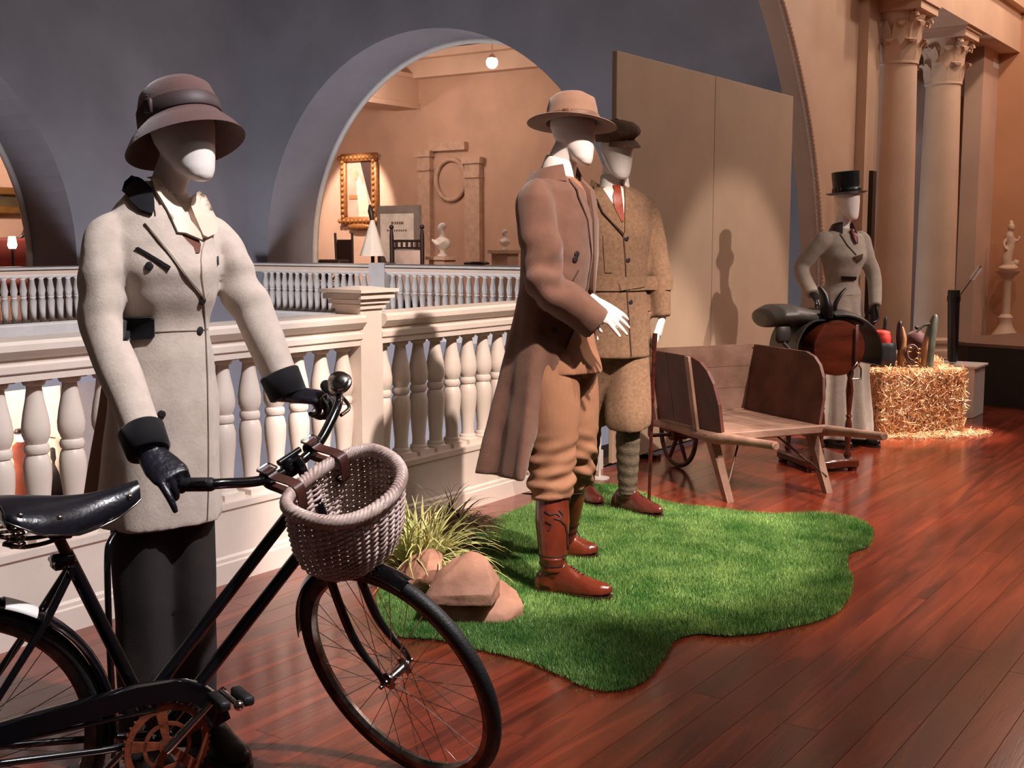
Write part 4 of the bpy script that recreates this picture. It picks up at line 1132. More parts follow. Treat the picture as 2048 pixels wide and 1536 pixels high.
for u, v in ((1108, 661), (1150, 518), (1153, 508)): button('coat_button', bvo, MA, u, v, .013, M_BTN)
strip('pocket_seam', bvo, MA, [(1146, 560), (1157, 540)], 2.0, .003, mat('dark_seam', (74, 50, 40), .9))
mat('dark_seam', (74, 50, 40), .9)
# head, collar, hat, hands, stand rod
mb = MB(); head_mesh(mb, (.0, -.060, 1.838), math.radians(8), math.radians(4), 0, .98, (0, .015, 1.66), .056)
fuse('head', mb, .005, M_MANN, MA, 4)
b = MB(); b.tube([(0, .006, 1.640), (0, .004, 1.69), (0, -.012, 1.742), (0, -.014, 1.750)], [.078, .073, .066, .062], 32); obj('shirt_collar', b, M_SHIRT, MA, 60)
def fed_warp(x, y, z, r, a):
    if r > .108: z += ((r - .108) / .06) * (-.006 + .012 * math.sin(a) + .004 * math.cos(2 * a))
    if z > .10 and r < .09: z -= .018 * math.exp(-(x / .03) ** 2)
    return x, y, z
hat_lathe(MA, 'felt_hat', [(.004, .126), (.04, .124), (.070, .116), (.088, .098), (.097, .062), (.103, .02), (.107, .004), (.125, .002), (.150, .0), (.172, .004), (.175, .001), (.150, -.005), (.120, -.004), (.101, .0), (.094, .05), (.07, .10), (.004, .106)], HM((.0, -.058, 1.886), math.radians(8), math.radians(-3), math.radians(11)), M_TANHAT, (.1055, .006, .1025, .03), warp=fed_warp, bm=mat('brown_ribbon', (104, 72, 52), .6))
b = MB(); hw = L(1192, 612, 4.74)
toCam = (inv.to_3x3() @ (CAMP - Vector((.35, 4.7, 1.15)))).normalized()
hand_mesh(b, L(1190, 606, 4.74), (L(1232, 638, 4.70) - L(1190, 606, 4.74)), Vector((0, .0, -.45)) - toCam * .9, -1, [.10, .20, .28, .34], 1.05, .3, None, .22)
b.tube([wrR, L(1192, 606, 4.74)], [.036, .03], 14)
fuse('hand', b, .0034, M_MANN, MA, 3)
b = MB(); hand_mesh(b, wrL + Vector((0, 0, -.01)), (-.1, .05, -1), (-1, 0, 0), 1, [.3, .35, .4, .4], 1.0); fuse('hand', b, .0036, M_MANN, MA, 3)

# ------------------------------------------------------------------ the man in the tweed suit
MT = thing('mannequin', 'man mannequin in olive tweed Norfolk suit with flat cap and rust tie', 'mannequin', (.535, 6.2, 0), math.radians(27))
L = lambda u, v, Y: local(MT, u, v, Y); inv = XF[MT.name].inverted()
mb = MB()
def jk_fold(a, z):
    f = max(0, min(1, (1.16 - z) / .3)); return 1 + f * (.035 * math.sin(6 * a + .4) + .015 * math.sin(10 * a))
mb.torso([(1.70, .065, .06, .06, 0, .012), (1.68, .11, .08, .078, 0, .006), (1.650, .165, .105, .098, 0, 0), (1.60, .192, .122, .108, 0, 0), (1.45, .196, .142, .118, 0, 0), (1.30, .178, .132, .112, 0, 0), (1.20, .166, .122, .108, 0, 0), (1.12, .176, .130, .118, 0, 0), (1.0, .192, .145, .138, 0, 0), (.82, .208, .162, .158, 0, 0)], jk_fold, 46, 64)
shR, shL = Vector((-.185, 0, 1.595)), Vector((.185, 0, 1.595))
elL, wrL = L(1316, 545, 6.25), L(1322, 634, 6.22)
elR, wrR = Vector((-.27, .02, 1.26)), Vector((-.25, -.1, 1.0))
sleeve(mb, [shL + Vector((-.04, 0, .015)), shL + Vector((.0, 0, -.03)), shL.lerp(elL, .55), elL, elL.lerp(wrL, .5), wrL], [.045, .066, .068, .064, .059, .052], 3, .03)
sleeve(mb, [shR + Vector((.04, 0, .015)), shR + Vector((0, 0, -.03)), shR.lerp(elR, .55), elR, wrR], [.045, .066, .068, .062, .052], 5, .03)
jk = fuse('norfolk_jacket', mb, .009, M_TWEED, MT, 3); wrinkle(jk, noise_wr(18, .002, 5)); bvj = bvh_world(jk, MT); bl = bvh_local(jk)
band('belt', bl, 1.165, 1.235, .010, M_TWEED, MT, (0, 0), 64, 0, math.radians(-165), math.radians(-15))
patch('shirt_front', bvj, MT, [(1206, 378), (1216, 372), (1238, 366), (1246, 378), (1248, 400), (1247, 440), (1240, 430), (1224, 405)], .003, M_SHIRT, step=4)
patch('lapel', bvj, MT, [(1184, 362), (1200, 372), (1222, 404), (1240, 436), (1248, 468), (1228, 448), (1206, 424), (1196, 404), (1196, 400), (1182, 396), (1180, 380)], .008, M_TWEED, step=5)
patch('lapel', bvj, MT, [(1249, 372), (1262, 386), (1272, 396), (1266, 406), (1258, 430), (1249, 466), (1249, 420)], .008, M_TWEED, step=5)
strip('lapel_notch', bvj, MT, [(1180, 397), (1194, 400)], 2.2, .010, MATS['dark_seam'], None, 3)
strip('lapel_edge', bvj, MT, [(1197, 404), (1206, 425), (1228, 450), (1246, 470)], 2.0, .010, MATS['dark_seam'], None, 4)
patch('tie', bvj, MT, [(1224, 370), (1234, 366), (1240, 376), (1243, 400), (1247, 440), (1242, 444), (1228, 416), (1225, 392), (1228, 382)], .012, M_TIE, step=4)
for u, v in ((1253, 477), (1256, 520), (1261, 604)): button('button', bvj, MT, u, v, .012, M_BTN)
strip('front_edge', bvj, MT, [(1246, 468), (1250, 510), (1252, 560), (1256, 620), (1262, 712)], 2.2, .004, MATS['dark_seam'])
patch('box_pleat', bvj, MT, [(1206, 470), (1222, 482), (1224, 545), (1210, 545)], .005, M_TWEED, step=6)
patch('belt_end', bvj, MT, [(1236, 566), (1284, 555), (1285, 574), (1240, 582)], .016, M_TWEED, step=5)
patch('pocket_flap', bvj, MT, [(1294, 595), (1300, 594), (1302, 620), (1296, 622)], .008, M_TWEED, step=4)
# knickerbockers, socks, shoes
mb = MB(); ankL = inv @ Vector((.605, 6.17, .10)); ankR = inv @ Vector((.40, 6.42, .10)); knL = inv @ Vector((.60, 6.14, .52)); knR = inv @ Vector((.42, 6.32, .52))
for hip, kn, an in ((Vector((.09, 0, .92)), knL, ankL), (Vector((-.09, 0, .92)), knR, ankR)):
    mb.tube(spline([hip, hip.lerp(kn, .55), kn, kn.lerp(an, .12), kn.lerp(an, .17)], 10), [.115, .118, .120, .112, .070], 30, mod=lambda t, a: 1 + .03 * math.sin(5 * a + 4 * t))
mb.torso([(1.05, .15, .11, .11, 0, 0), (.84, .17, .125, .125, 0, 0)], None, 6, 32)
fuse('knickerbockers', mb, .009, M_TWEED, MT, 3)
for kn, an in ((knL, ankL), (knR, ankR)):
    b = MB(); b.tube(spline([kn.lerp(an, .10), kn.lerp(an, .3), kn.lerp(an, .6), kn.lerp(an, .9), an], 10), [.058, .064, .058, .048, .046], 28, mod=lambda t, a: 1 + .045 * math.sin(60 * t + 2 * math.cos(a)) * (.4 + t)); fuse('sock', b, .006, M_SOCK, MT, 1)
M_BROGUE = mat('oxblood_leather', (96, 42, 34), .28, var=.15, scale=14, coat=.2)
shoe(MT, ankL, inv @ Vector((.545, 6.27, .012)), inv @ Vector((.765, 6.00, .012)), M_BROGUE, .11, True, 'laced_shoe', .046, .052)
shoe(MT, ankR, inv @ Vector((.36, 6.52, .012)), inv @ Vector((.47, 6.24, .012)), M_BROGUE, .11, False, 'laced_shoe', .046, .052)
mb = MB(); head_mesh(mb, (-.035, -.045, 1.856), math.radians(8), math.radians(8), 0, 1.04, (0, .02, 1.68), .055); fuse('head', mb, .005, M_MANN, MT, 4)
collar('shirt_collar', MT, (-.012, .005), .064, .064, 1.690, .060, .012, .004, -78, 258, M_SHIRT, .004, -.006, point=.016)
# flat cap
CM = HM((-.038, -.038, 1.930), math.radians(10), math.radians(6), math.radians(-5)); mb = MB(); rings = []
for z, rx, rf, rb in ((-.018, .086, .100, .104), (.0, .096, .112, .110), (.018, .114, .134, .124), (.034, .118, .138, .122), (.056, .108, .122, .10), (.078, .080, .086, .066), (.09, .03, .03, .03)):
    rings.append([CM @ Vector((rx * math.cos(a) * (1 + .018 * math.sin(8 * a)), -.012 * (z / .1) + (rb if math.sin(a) > 0 else rf) * math.sin(a) * (1 + .018 * math.sin(8 * a)), z)) for a in [2 * math.pi * j / 48 for j in range(48)]])
mb.loft(rings); cap = obj('flat_cap', mb, M_TWEED2, MT, 70)
mb = MB(); rings = []
for t in np.linspace(-1, 1, 17):
    a = -math.pi / 2 + t * 1.05; inn = Vector((.088 * math.cos(a), .102 * math.sin(a), -.004)); out = Vector((.098 * math.cos(a), .10 * math.sin(a) - .062 * (1 - t * t) ** .7, -.030 - .008 * (1 - t * t)))
    rings.append([CM @ p for p in (inn, inn.lerp(out, .5) + Vector((0, 0, .004)), out, out - Vector((0, 0, .006)), inn.lerp(out, .5) - Vector((0, 0, .004)), inn - Vector((0, 0, .008)))])
mb.loft(rings); obj('peak', mb, M_TWEED2, cap, 60)
b = MB(); b.sphere(tuple(CM @ Vector((0, -.01, .09))), (.012, .012, .006), 12, 6); obj('cap_button', b, M_TWEED2, cap, 60)
b = MB(); hw = L(1324, 636, 6.22); hand_mesh(b, hw, (L(1312, 700, 6.17) - hw), Vector((-.75, .6, -.1)), -1, [.18, .24, .3, .34], 1.02, .3, spread=.2, tdir=(L(1306, 678, 6.12) - L(1318, 648, 6.16))); b.tube([wrL, hw], [.034, .03], 14); fuse('hand', b, .0036, M_MANN, MT, 3)
b = MB(); hand_mesh(b, wrR, (.05, -.2, -1), (1, 0, 0), 1, [.3, .35, .4, .4], 1.0); fuse('hand', b, .0036, M_MANN, MT, 3)
rd = on_z(1199, 945); rd = Vector((rd.x * .975, rd.y * .975, 0)); b = MB(); p0 = inv @ Vector((rd.x, rd.y, 0)); p1 = inv @ Vector((.545, 6.28, .88)); pm = inv @ Vector((rd.x, rd.y, .62)); b.tube([p0, pm, inv @ Vector((rd.x, rd.y - .02, .70)), p1], .009, 12); b.lathe([(.06, 0), (.06, .007), (.015, .012)], 28, c=tuple(p0)); obj('support_rod', b, M_ROD, MT, 50)
# cane held by the tweed man
ct, cf = at_y(1308, 684, 6.13), on_z(1297.5, 1024, .014)
cn = thing('walking_cane', 'knobbly dark red-brown walking cane held by the man in tweed', 'cane', tuple(cf)); inv2 = XF[cn.name].inverted()
b = MB(); P = [inv2 @ cf.lerp(ct, i / 60) for i in range(61)]; b.tube(P, [.008 + .0035 * (1 if i % 9 == 4 else 0) + .003 * i / 60 for i in range(61)], 12); obj('shaft', b, mat('lacquered_cane', (78, 28, 20), .3, var=.4, scale=30, coat=.3), cn, 50)
b = MB(); T = inv2 @ ct; b.tube(spline([T + Vector((0, 0, -.03)), T + Vector((.002, 0, .01)), T + Vector((.006, .0, .045))], 5), [.012, .014, .012], 12); obj('crook_handle', b, mat('dark_cane_handle', (58, 24, 17), .35), cn, 50)
b = MB(); b.tube([(0, 0, -.012), (0, 0, .04)], [.008, .0095], 12); obj('ferrule', b, M_RIM, cn, 50)

# ------------------------------------------------------------------ the rider in the top hat
WR2 = thing('mannequin', 'side-saddle rider mannequin in grey habit with black top hat and dark red cravat', 'mannequin', (2.27, 8.3, 0), math.radians(24))
L = lambda u, v, Y: local(WR2, u, v, Y); inv = XF[WR2.name].inverted()
mb = MB()
def sk_fold(a, z):
    f = max(0, min(1, (1.12 - z) / .9)); return 1 + f * (.13 * math.sin(9 * a + .7) + .06 * math.sin(14 * a + 2))
mb.torso([(1.50, .055, .052, .052, 0, .01), (1.48, .10, .07, .07, 0, .005), (1.455, .155, .09, .09, 0, 0), (1.38, .175, .125, .105, 0, 0), (1.31, .168, .150, .104, 0, 0), (1.22, .138, .122, .096, 0, 0), (1.14, .118, .102, .09, 0, 0), (1.08, .128, .112, .105, 0, 0), (1.04, .15, .125, .125, 0, 0)], None, 36, 56)
sR, sL = Vector((-.15, 0, 1.43)), Vector((.15, 0, 1.43))
eR, wR = L(1603, 540, 8.25), L(1626, 588, 8.08); eL, wL = L(1748, 556, 8.3), L(1750, 612, 8.2)
sleeve(mb, [sR + Vector((.03, 0, 0)), sR + Vector((-.012, 0, -.02)), sR.lerp(eR, .5) + Vector((-.01, 0, .01)), eR, wR], [.052, .066, .058, .052, .044], 2, .03)
sleeve(mb, [sL + Vector((-.03, 0, 0)), sL + Vector((.012, 0, -.02)), sL.lerp(eL, .5), eL, wL], [.052, .066, .056, .050, .042], 7, .03)
jk2 = fuse('riding_jacket', mb, .009, M_GREY, WR2, 3); bvr = bvh_world(jk2, WR2)
mb = MB(); mb.torso([(1.13, .116, .10, .09, 0, 0), (1.05, .15, .12, .125, 0, 0), (.85, .178, .145, .165, 0, 0), (.5, .205, .175, .205, 0, 0), (.06, .235, .205, .24, 0, 0)], sk_fold, 44, 90)
skt = fuse('apron_skirt', mb, .009, M_GREY, WR2, 1)
bvs = bvh_world(skt, WR2)
patch('waist_tab', bvr, WR2, [(1682, 552), (1711, 553), (1709, 560), (1684, 560)], .012, M_BLACK, step=3)
M_WINE = mat('wine_velvet', (46, 14, 16), .8, sheen=.3)
collar('velvet_collar', WR2, (0, .01), .064, .062, 1.490, .040, .034, .030, -55, 235, M_WINE, .006, -.012, point=.01)
b = MB(); b.sphere((0.012, -.085, 1.475), (.024, .016, .022), 12, 8); b.tube(spline([(0.012, -.085, 1.475), (.014, -.110, 1.44), (.012, -.135, 1.395)], 5), [.014, .026, .012], 12, sq=(1, .45)); fuse('cravat', b, .005, M_CRAV, WR2, 2)
strip('lapel_edge', bvr, WR2, [(1680, 468), (1694, 490), (1712, 510)], 1.4, .005, MATS['dark_seam'], None, 3)
patch('jacket_point', bvr, WR2, [(1706, 514), (1724, 508), (1722, 518), (1716, 524)], .010, MATS['dark_seam'], step=3)
for ww, fdir in ((wR, (L(1640, 604, 8.0) - wR)), (wL, Vector((-.05, -.1, -1)))):
    b = MB(); hand_mesh(b, ww, fdir, (0, .3, -.8) if ww is wR else (-1, 0, 0), 1, [.4, .5, .55, .6], 1.0); fuse('glove', b, .004, M_BLACK, WR2, 3)
for sx in (-1, 1): shoe(WR2, (sx * .1 + .03, .0, .08), (sx * .1 + .03, .03, 0), (sx * .12 + .05, -.25, 0), M_BLACK, .04, False, 'riding_boot')
mb = MB(); head_mesh(mb, (0, -.03, 1.675), math.radians(14), math.radians(2), 0, .98, (0, .01, 1.47), .045); fuse('head', mb, .006, M_MANN, WR2, 3)
hat_lathe(WR2, 'top_hat', [(.004, .15), (.085, .15), (.095, .146), (.094, .10), (.091, .05), (.094, .01), (.098, .002), (.115, .0), (.138, .008), (.141, .006), (.115, -.006), (.09, -.006), (.085, .05), (.08, .13), (.004, .14)], HM((0, -.028, 1.735), math.radians(14), math.radians(-3), math.radians(-3)), M_SILKHAT, (.0945, .006, .092, .04), bm=M_BLACK)

# =================================================================== LAWN, ROCKS, GRASSES
M_TURF = mat('turf_backing', (30, 62, 22), .95, var=.2, scale=20)
M_BLADE = mat('turf_green', (134, 170, 92), .4, rgb2=(58, 112, 42), scale=5.0, detail=9, spec=.6)
OUT = [(754, 1185), (757, 1215), (776, 1262), (830, 1270), (876, 1274), (924, 1287), (1003, 1304), (1060, 1320), (1120, 1346), (1165, 1366), (1215, 1377), (1262, 1370), (1297, 1350), (1322, 1320), (1336, 1298), (1352, 1274), (1395, 1262), (1450, 1266), (1510, 1262), (1570, 1252), (1640, 1236), (1672, 1222), (1691, 1204), (1704, 1180), (1706, 1152), (1696, 1130), (1698, 1106), (1716, 1095), (1739, 1087), (1747, 1066), (1742, 1050), (1720, 1037), (1690, 1029), (1640, 1022), (1560, 1025), (1490, 1021), (1420, 1012), (1370, 1008), (1320, 998), (1290, 985), (1250, 972), (1200, 965), (1150, 968), (1100, 985), (1060, 1005), (1010, 1026), (960, 1050), (920, 1080), (880, 1108), (830, 1135), (785, 1160)]
poly = [on_z(u, v, .02) for u, v in OUT]; cx = sum(p.x for p in poly) / len(poly); cyy = sum(p.y for p in poly) / len(poly)
tf = thing('turf_mat', 'ragged-edged green artificial grass mat under the two men', 'grass mat', (cx, cyy, 0))
b = MB(); sp = spline([Vector((p.x - cx, p.y - cyy, 0)) for p in poly], 3, True); b.prism([(p.x * .987, p.y * .984) for p in sp], .0005, .010); obj('backing', b, M_TURF, tf, None)
PX = np.array([[p.x, p.y] for p in sp])
def inside(pts, P):
    x, y = pts[:, 0], pts[:, 1]; c = np.zeros(len(pts), bool); j = len(P) - 1
    for i in range(len(P)):
        xi, yi, xj, yj = P[i, 0], P[i, 1], P[j, 0], P[j, 1]
        c ^= ((yi > y) != (yj > y)) & (x < (xj - xi) * (y - yi) / (yj - yi + 1e-12) + xi); j = i
    return c
NB = 520000
pt = rng.random((NB, 2)) * (PX.max(0) - PX.min(0)) + PX.min(0); pt = pt[inside(pt, PX)]; n = len(pt)
hh = .010 + .012 * rng.random(n); an = rng.random(n) * 6.283; ln = .013 * rng.random(n); la = rng.random(n) * 6.283
wd = .0010 + .0006 * rng.random(n)
V = np.zeros((n, 3, 3)); V[:, :, :2] = pt[:, None, :]
V[:, 0, 0] += np.cos(an) * wd; V[:, 0, 1] += np.sin(an) * wd; V[:, 1, 0] -= np.cos(an) * wd; V[:, 1, 1] -= np.sin(an) * wd
V[:, :2, 2] = .009; V[:, 2, 2] = .009 + hh; V[:, 2, 0] += np.cos(la) * ln; V[:, 2, 1] += np.sin(la) * ln
me = bpy.data.meshes.new('grass_blades'); me.vertices.add(3 * n); me.vertices.foreach_set('co', V.ravel()); me.loops.add(3 * n); me.loops.foreach_set('vertex_index', np.arange(3 * n)); me.polygons.add(n); me.polygons.foreach_set('loop_start', np.arange(n) * 3)
nt = M_BLADE.node_tree; gm = nt.nodes.new('ShaderNodeNewGeometry'); mr = nt.nodes.new('ShaderNodeMapRange'); mr.inputs['To Min'].default_value = .55; mr.inputs['To Max'].default_value = 1.6; hs = nt.nodes.new('ShaderNodeHueSaturation')
src = nt.nodes['Principled BSDF'].inputs['Base Color'].links[0].from_socket
nt.links.new(gm.outputs['Random Per Island'], mr.inputs[0]); nt.links.new(mr.outputs[0], hs.inputs['Value']); nt.links.new(src, hs.inputs['Color']); nt.links.new(hs.outputs[0], nt.nodes['Principled BSDF'].inputs['Base Color'])
me.update(); me.materials.append(M_BLADE); o = link('grass_blades', me, tf); o['kind'] = 'stuff'

M_ROCK = mat('tan_sandstone', (186, 138, 112), .8, rgb2=(124, 84, 66), scale=7, bump=.5, bscale=26, detail=8)
def rock(c, size, rz, seed, label, cuts=13, z0=0.0):
    size = (size[0] * 1.25, size[1] * 1.3, size[2] * 1.6)
    r = np.random.default_rng(seed); N_ = r.normal(size=(cuts, 3)); N_ /= np.linalg.norm(N_, axis=1)[:, None]; H = .42 + .34 * r.random(cuts)
    bm = bmesh.new(); bmesh.ops.create_icosphere(bm, subdivisions=4, radius=1.0); K = r.normal(size=(8, 3)) * 3.4; ph = r.random(8) * 6
    for v in bm.verts:
        d = np.array(v.co); q = N_ @ d; m = 1.0
        for i in range(cuts):
            if q[i] > .05: m = min(m, H[i] / q[i])
        m *= 1 + .05 * np.sin(K @ d + ph).mean() + .02 * np.sin(3.1 * (K @ d) + ph).mean()
        v.co = Vector((d[0] * m * size[0], d[1] * m * size[1], d[2] * m * size[2]))
    zmin = min(v.co.z for v in bm.verts)
    for v in bm.verts: v.co.z = max(v.co.z, zmin * .62) - zmin * .62
    me = bpy.data.meshes.new('rock'); bm.to_mesh(me); bm.free(); me.polygons.foreach_set('use_smooth', [True] * len(me.polygons)); me.set_sharp_from_angle(angle=math.radians(24)); me.materials.append(M_ROCK)
    o = link('rock', me); o.location = (c[0], c[1], z0); o.rotation_euler = (0, 0, rz); return tag(o, label, 'rock', 'rocks beside the grass tuft')
def rock_hull(c, pts, rz, seed, label, z0=0.0):
    """a split slab: convex hull of hand-placed corners, edges kept crisp, faces slightly rough"""
    r = np.random.default_rng(seed); bm = bmesh.new()
    for p in pts: bm.verts.new(Vector(p))
    bmesh.ops.convex_hull(bm, input=bm.verts); bmesh.ops.delete(bm, geom=[v for v in bm.verts if not v.link_faces], context='VERTS')
    bmesh.ops.bevel(bm, geom=bm.edges[:], offset=.007, segments=2, profile=.6, affect='EDGES')
    bmesh.ops.triangulate(bm, faces=bm.faces); 
    for _ in range(2): bmesh.ops.subdivide_edges(bm, edges=[e for e in bm.edges if e.calc_length() > .022], cuts=1, use_grid_fill=True)
    K = r.normal(size=(8, 3)) * 38; ph = r.random(8) * 6; bm.normal_update()
    for v in bm.verts:
        if v.co.z > .004: v.co += v.normal * (.0065 * float(np.sin(K @ np.array(v.co) + ph).mean()) * 1.6)
    bmesh.ops.recalc_face_normals(bm, faces=bm.faces)
    me = bpy.data.meshes.new('rock'); bm.to_mesh(me); bm.free(); me.polygons.foreach_set('use_smooth', [True] * len(me.polygons)); me.set_sharp_from_angle(angle=math.radians(32)); me.materials.append(M_ROCK)
    o = link('rock', me); o.location = (c[0], c[1], z0); o.rotation_euler = (0, 0, rz); return tag(o, label, 'rock', 'rocks beside the grass tuft')
c = on_z(955, 1252, .0)
rock_hull((c.x, c.y + .11), [(-.19, -.06, 0), (-.05, -.12, 0), (.10, -.12, 0), (.165, -.05, 0), (.15, .10, 0), (-.15, .11, 0), (-.18, -.05, .035), (-.04, -.105, .045), (.09, -.11, .03), (.165, -.05, .05), (.15, .02, .085), (.09, .09, .105), (-.13, .10, .085), (.06, -.06, .075)], .06, 4, 'low broad tan rock under the wedge-shaped rock', .011)
c = on_z(925, 1222, .075)
rock_hull((c.x, c.y + .10), [(-.135, -.07, 0), (.10, -.10, 0), (.135, .02, 0), (.08, .12, 0), (-.12, .10, 0), (-.14, -.075, .035), (.105, -.105, .05), (.138, .01, .075), (.085, .03, .155), (.03, .07, .168), (-.03, .10, .14), (-.10, .07, .085)], .05, 9, 'wedge-shaped tan rock on top of the broad rock', .088)
c = on_z(880, 1118, .0); rock((c.x, c.y), (.10, .09, .10), 1.0, 7, 'small rounded rock half hidden in the grass tuft', 13, .011)
c = on_z(846, 1190, .0); rock((c.x, c.y + .03), (.13, .10, .07), 2.0, 12, 'flat rock behind the front tyre below the grass tuft', 13, .011)
c = on_z(938, 1105, .0); rock((c.x, c.y + .05), (.06, .05, .05), 2.6, 15, 'smallest rock in shade behind the grass tuft', 13, .011)
M_TUFT = mat('ornamental_grass', (206, 196, 130), .5, rgb2=(138, 146, 84), scale=6, var=.2)
M_TUFT2 = mat('dry_brown_grass', (104, 78, 54), .7, rgb2=(64, 50, 34), scale=6)
def tuft(base, nb, lmin, lmax, m, label, seed, spread=.05, lean=(0, 0), up=1.35):
    r = np.random.default_rng(seed); t = thing('ornamental_grass', label, 'plant', tuple(base)); b = MB()
    for i in range(nb):
        a = r.random() * 6.283; q = r.random() ** .5 * spread; p = Vector((q * math.cos(a), q * math.sin(a), 0)); a2 = a + r.normal() * .6; o_ = .25 + .75 * r.random()
        d = Vector((math.cos(a2) * o_ + lean[0], math.sin(a2) * o_ + lean[1], up * (.5 + .8 * r.random()))).normalized(); L_ = lmin + (lmax - lmin) * r.random(); n_ = 9; P = [p.copy()]; tw = r.normal(size=2) * .06
        for j in range(n_):
            d = (d + Vector((tw[0], tw[1], -.085 - .16 * j / n_ * (1 + r.random() * .5)))).normalized(); p = p + d * (L_ / n_)
            if p.z < .004: p.z = .004 + .003 * r.random()
            P.append(p.copy())
        side = Vector((-math.sin(a2), math.cos(a2), 0)); rg = []
        for j, pp in enumerate(P):
            w = .0056 * (1 - (j / n_) ** 2) + .0006; rg.append([pp - side * w, pp + Vector((0, 0, w * .4)), pp + side * w])
        b.loft(rg, False)
    o = obj('blades', b, m, t, 70, False); o['kind'] = 'stuff'; return t
c = on_z(838, 1158, .0); tuft((c.x, c.y, .012), 330, .26, .50, M_TUFT, 'arching yellow-green grass tuft among the rocks beside the basket', 3, .06)
c = on_z(925, 1055, .0); tuft((c.x - .03, c.y, .002), 160, .16, .30, M_TUFT2, 'dry brown grass tuft behind the green one by the balustrade', 5, .06, (.35, .1), .6)

# =================================================================== WHEELBARROW
M_BARN = mat('weathered_oak', (172, 138, 118), .65, rgb2=(122, 90, 74), scale=5, stretch=(1, 1, 1), bump=.25, bscale=50, detail=8)
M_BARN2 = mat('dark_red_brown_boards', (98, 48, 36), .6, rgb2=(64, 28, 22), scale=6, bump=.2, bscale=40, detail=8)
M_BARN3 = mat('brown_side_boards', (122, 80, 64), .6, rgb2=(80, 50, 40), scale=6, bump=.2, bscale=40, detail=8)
M_IRON = mat('rusty_iron', (112, 90, 78), .55, .6, var=.3, scale=30)
wbw = thing('wheelbarrow', 'old wooden wheelbarrow with rounded side boards standing on two legs', 'wheelbarrow', (1.4425, 6.555, 0), math.radians(24.3))
BZ = .385; LB = .72
for i in range(5):
    x0 = -.325 + .65 * i / 5; b = MB(); w0 = .65 / 5 - .003
    b.cbox((x0 + w0 / 2, LB / 2 - .01, BZ - .012), (w0, LB + .02, .024), .003); obj('bed_plank', b, M_BARN, wbw, 40)
b = MB(); b.cbox((0, -.018, BZ - .02), (.70, .03, .045), .006); obj('front_board', b, M_BARN, wbw, 40)
prof = [(.005, 0), (.0, .10), (.008, .19), (.035, .27), (.08, .335), (.14, .378), (.22, .400), (LB, .402), (LB, 0)]
for sx in (-1, 1):
    segs = ((.005, .24), (.243, .48), (.483, LB)) if sx < 0 else ((.005, LB),)
    for a, c in segs:
        pp = [(max(a, min(c, y)), z) for y, z in prof]
        pts = []
        for y, z in prof:
            if a - 1e-6 <= y <= c + 1e-6: pts.append((y, z))
        top = lambda y: float(np.interp(y, [p[0] for p in prof[1:-1]], [p[1] for p in prof[1:-1]]))
        pts = [(a, 0), (a, top(a))] + [(y, z) for y, z in prof[1:-2] if a + .004 < y < c - .004] + [(c, top(c)), (c, 0)]
        b = MB(); vs = []
        for th in (0, .02):
            for y, z in pts: vs.append((sx * (.315 + th + z * .16), y, BZ + z - .005))
        k = len(pts); b.add(vs, [tuple(range(k)), tuple(range(2 * k - 1, k - 1, -1))] + [(i, (i + 1) % k, k + (i + 1) % k, k + i) for i in range(k)])
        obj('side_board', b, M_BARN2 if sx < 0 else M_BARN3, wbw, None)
    for y in ((.245, .68) if sx < 0 else (.68,)):
        b = MB(); vs = [(sx * (.335 + th + z * .16), yy, BZ + z) for th in (0, .018) for z in (-.02, .395) for yy in (y - .02, y + .02)]
        b.add(vs, [(0, 1, 3, 2), (4, 6, 7, 5), (0, 4, 5, 1), (2, 3, 7, 6), (0, 2, 6, 4), (1, 5, 7, 3)]); obj('batten', b, M_BARN, wbw, None)
    # rail that ends in a handle
    P = [(sx * .20, LB + .30, .30), (sx * .27, LB - .05, .335), (sx * .335, .10, .345), (sx * .345, -.02, .355), (sx * .346, -.12, .365), (sx * .347, -.30, .378), (sx * .348, -.47, .390), (sx * .348, -.49, .391)]
    b = MB(); b.tube(spline(P, 4), [.030, .030, .032, .032, .028, .023, .022, .021], 10, sq=(1, 1)); obj('handle', b, M_BARN, wbw, 50)
    # leg and iron stays
    fx = -.283 if sx < 0 else .363; fy = 0 if sx < 0 else -.033
    b = MB(); rings = []
    for t, w in ((0, .021), (.5, .024), (1, .028)):
        c = Vector((fx, fy, 0)).lerp(Vector((sx * .335, .11, .36)), t); rings.append([c + Vector(q) * w for q in ((-1, -1, 0), (1, -1, 0), (1, 1, 0), (-1, 1, 0))])
    b.loft(rings); obj('leg', b, M_BARN, wbw, None)
    b = MB(); b.tube([Vector((fx, fy + .01, .09)), Vector((sx * .10, .16, .345))], .006, 8); obj('iron_stay', b, M_IRON, wbw, 50)
    b = MB(); b.tube([Vector((sx * .20, LB + .29, .30)), Vector((sx * .37, LB + .0, BZ + .38))], .006, 8); obj('iron_stay', b, M_IRON, wbw, 50)
for i in range(3):
    b = MB(); z = BZ + .005 + i * .132; vs = []
    for y in (LB - .0, LB + .02):
        for zz in (z, z + .130): vs += [(-.318 - (zz - BZ) * .16, y, zz), (.318 + (zz - BZ) * .16, y, zz)]
    b.add(vs, [(0, 1, 3, 2), (4, 6, 7, 5), (0, 4, 5, 1), (2, 3, 7, 6), (0, 2, 6, 4), (1, 5, 7, 3)]); obj('head_board', b, M_PANEL if i == 9 else M_BARN, wbw, None)
b = MB(); b.tube([(0 + .2 * math.cos(2 * math.pi * i / 40) * 0, LB + .25 + .2 * math.cos(2 * math.pi * i / 40), .215 + .2 * math.sin(2 * math.pi * i / 40)) for i in range(40)], .015, 10, closed=True)
whl = obj('wheel_rim', b, M_IRON, wbw, 50)
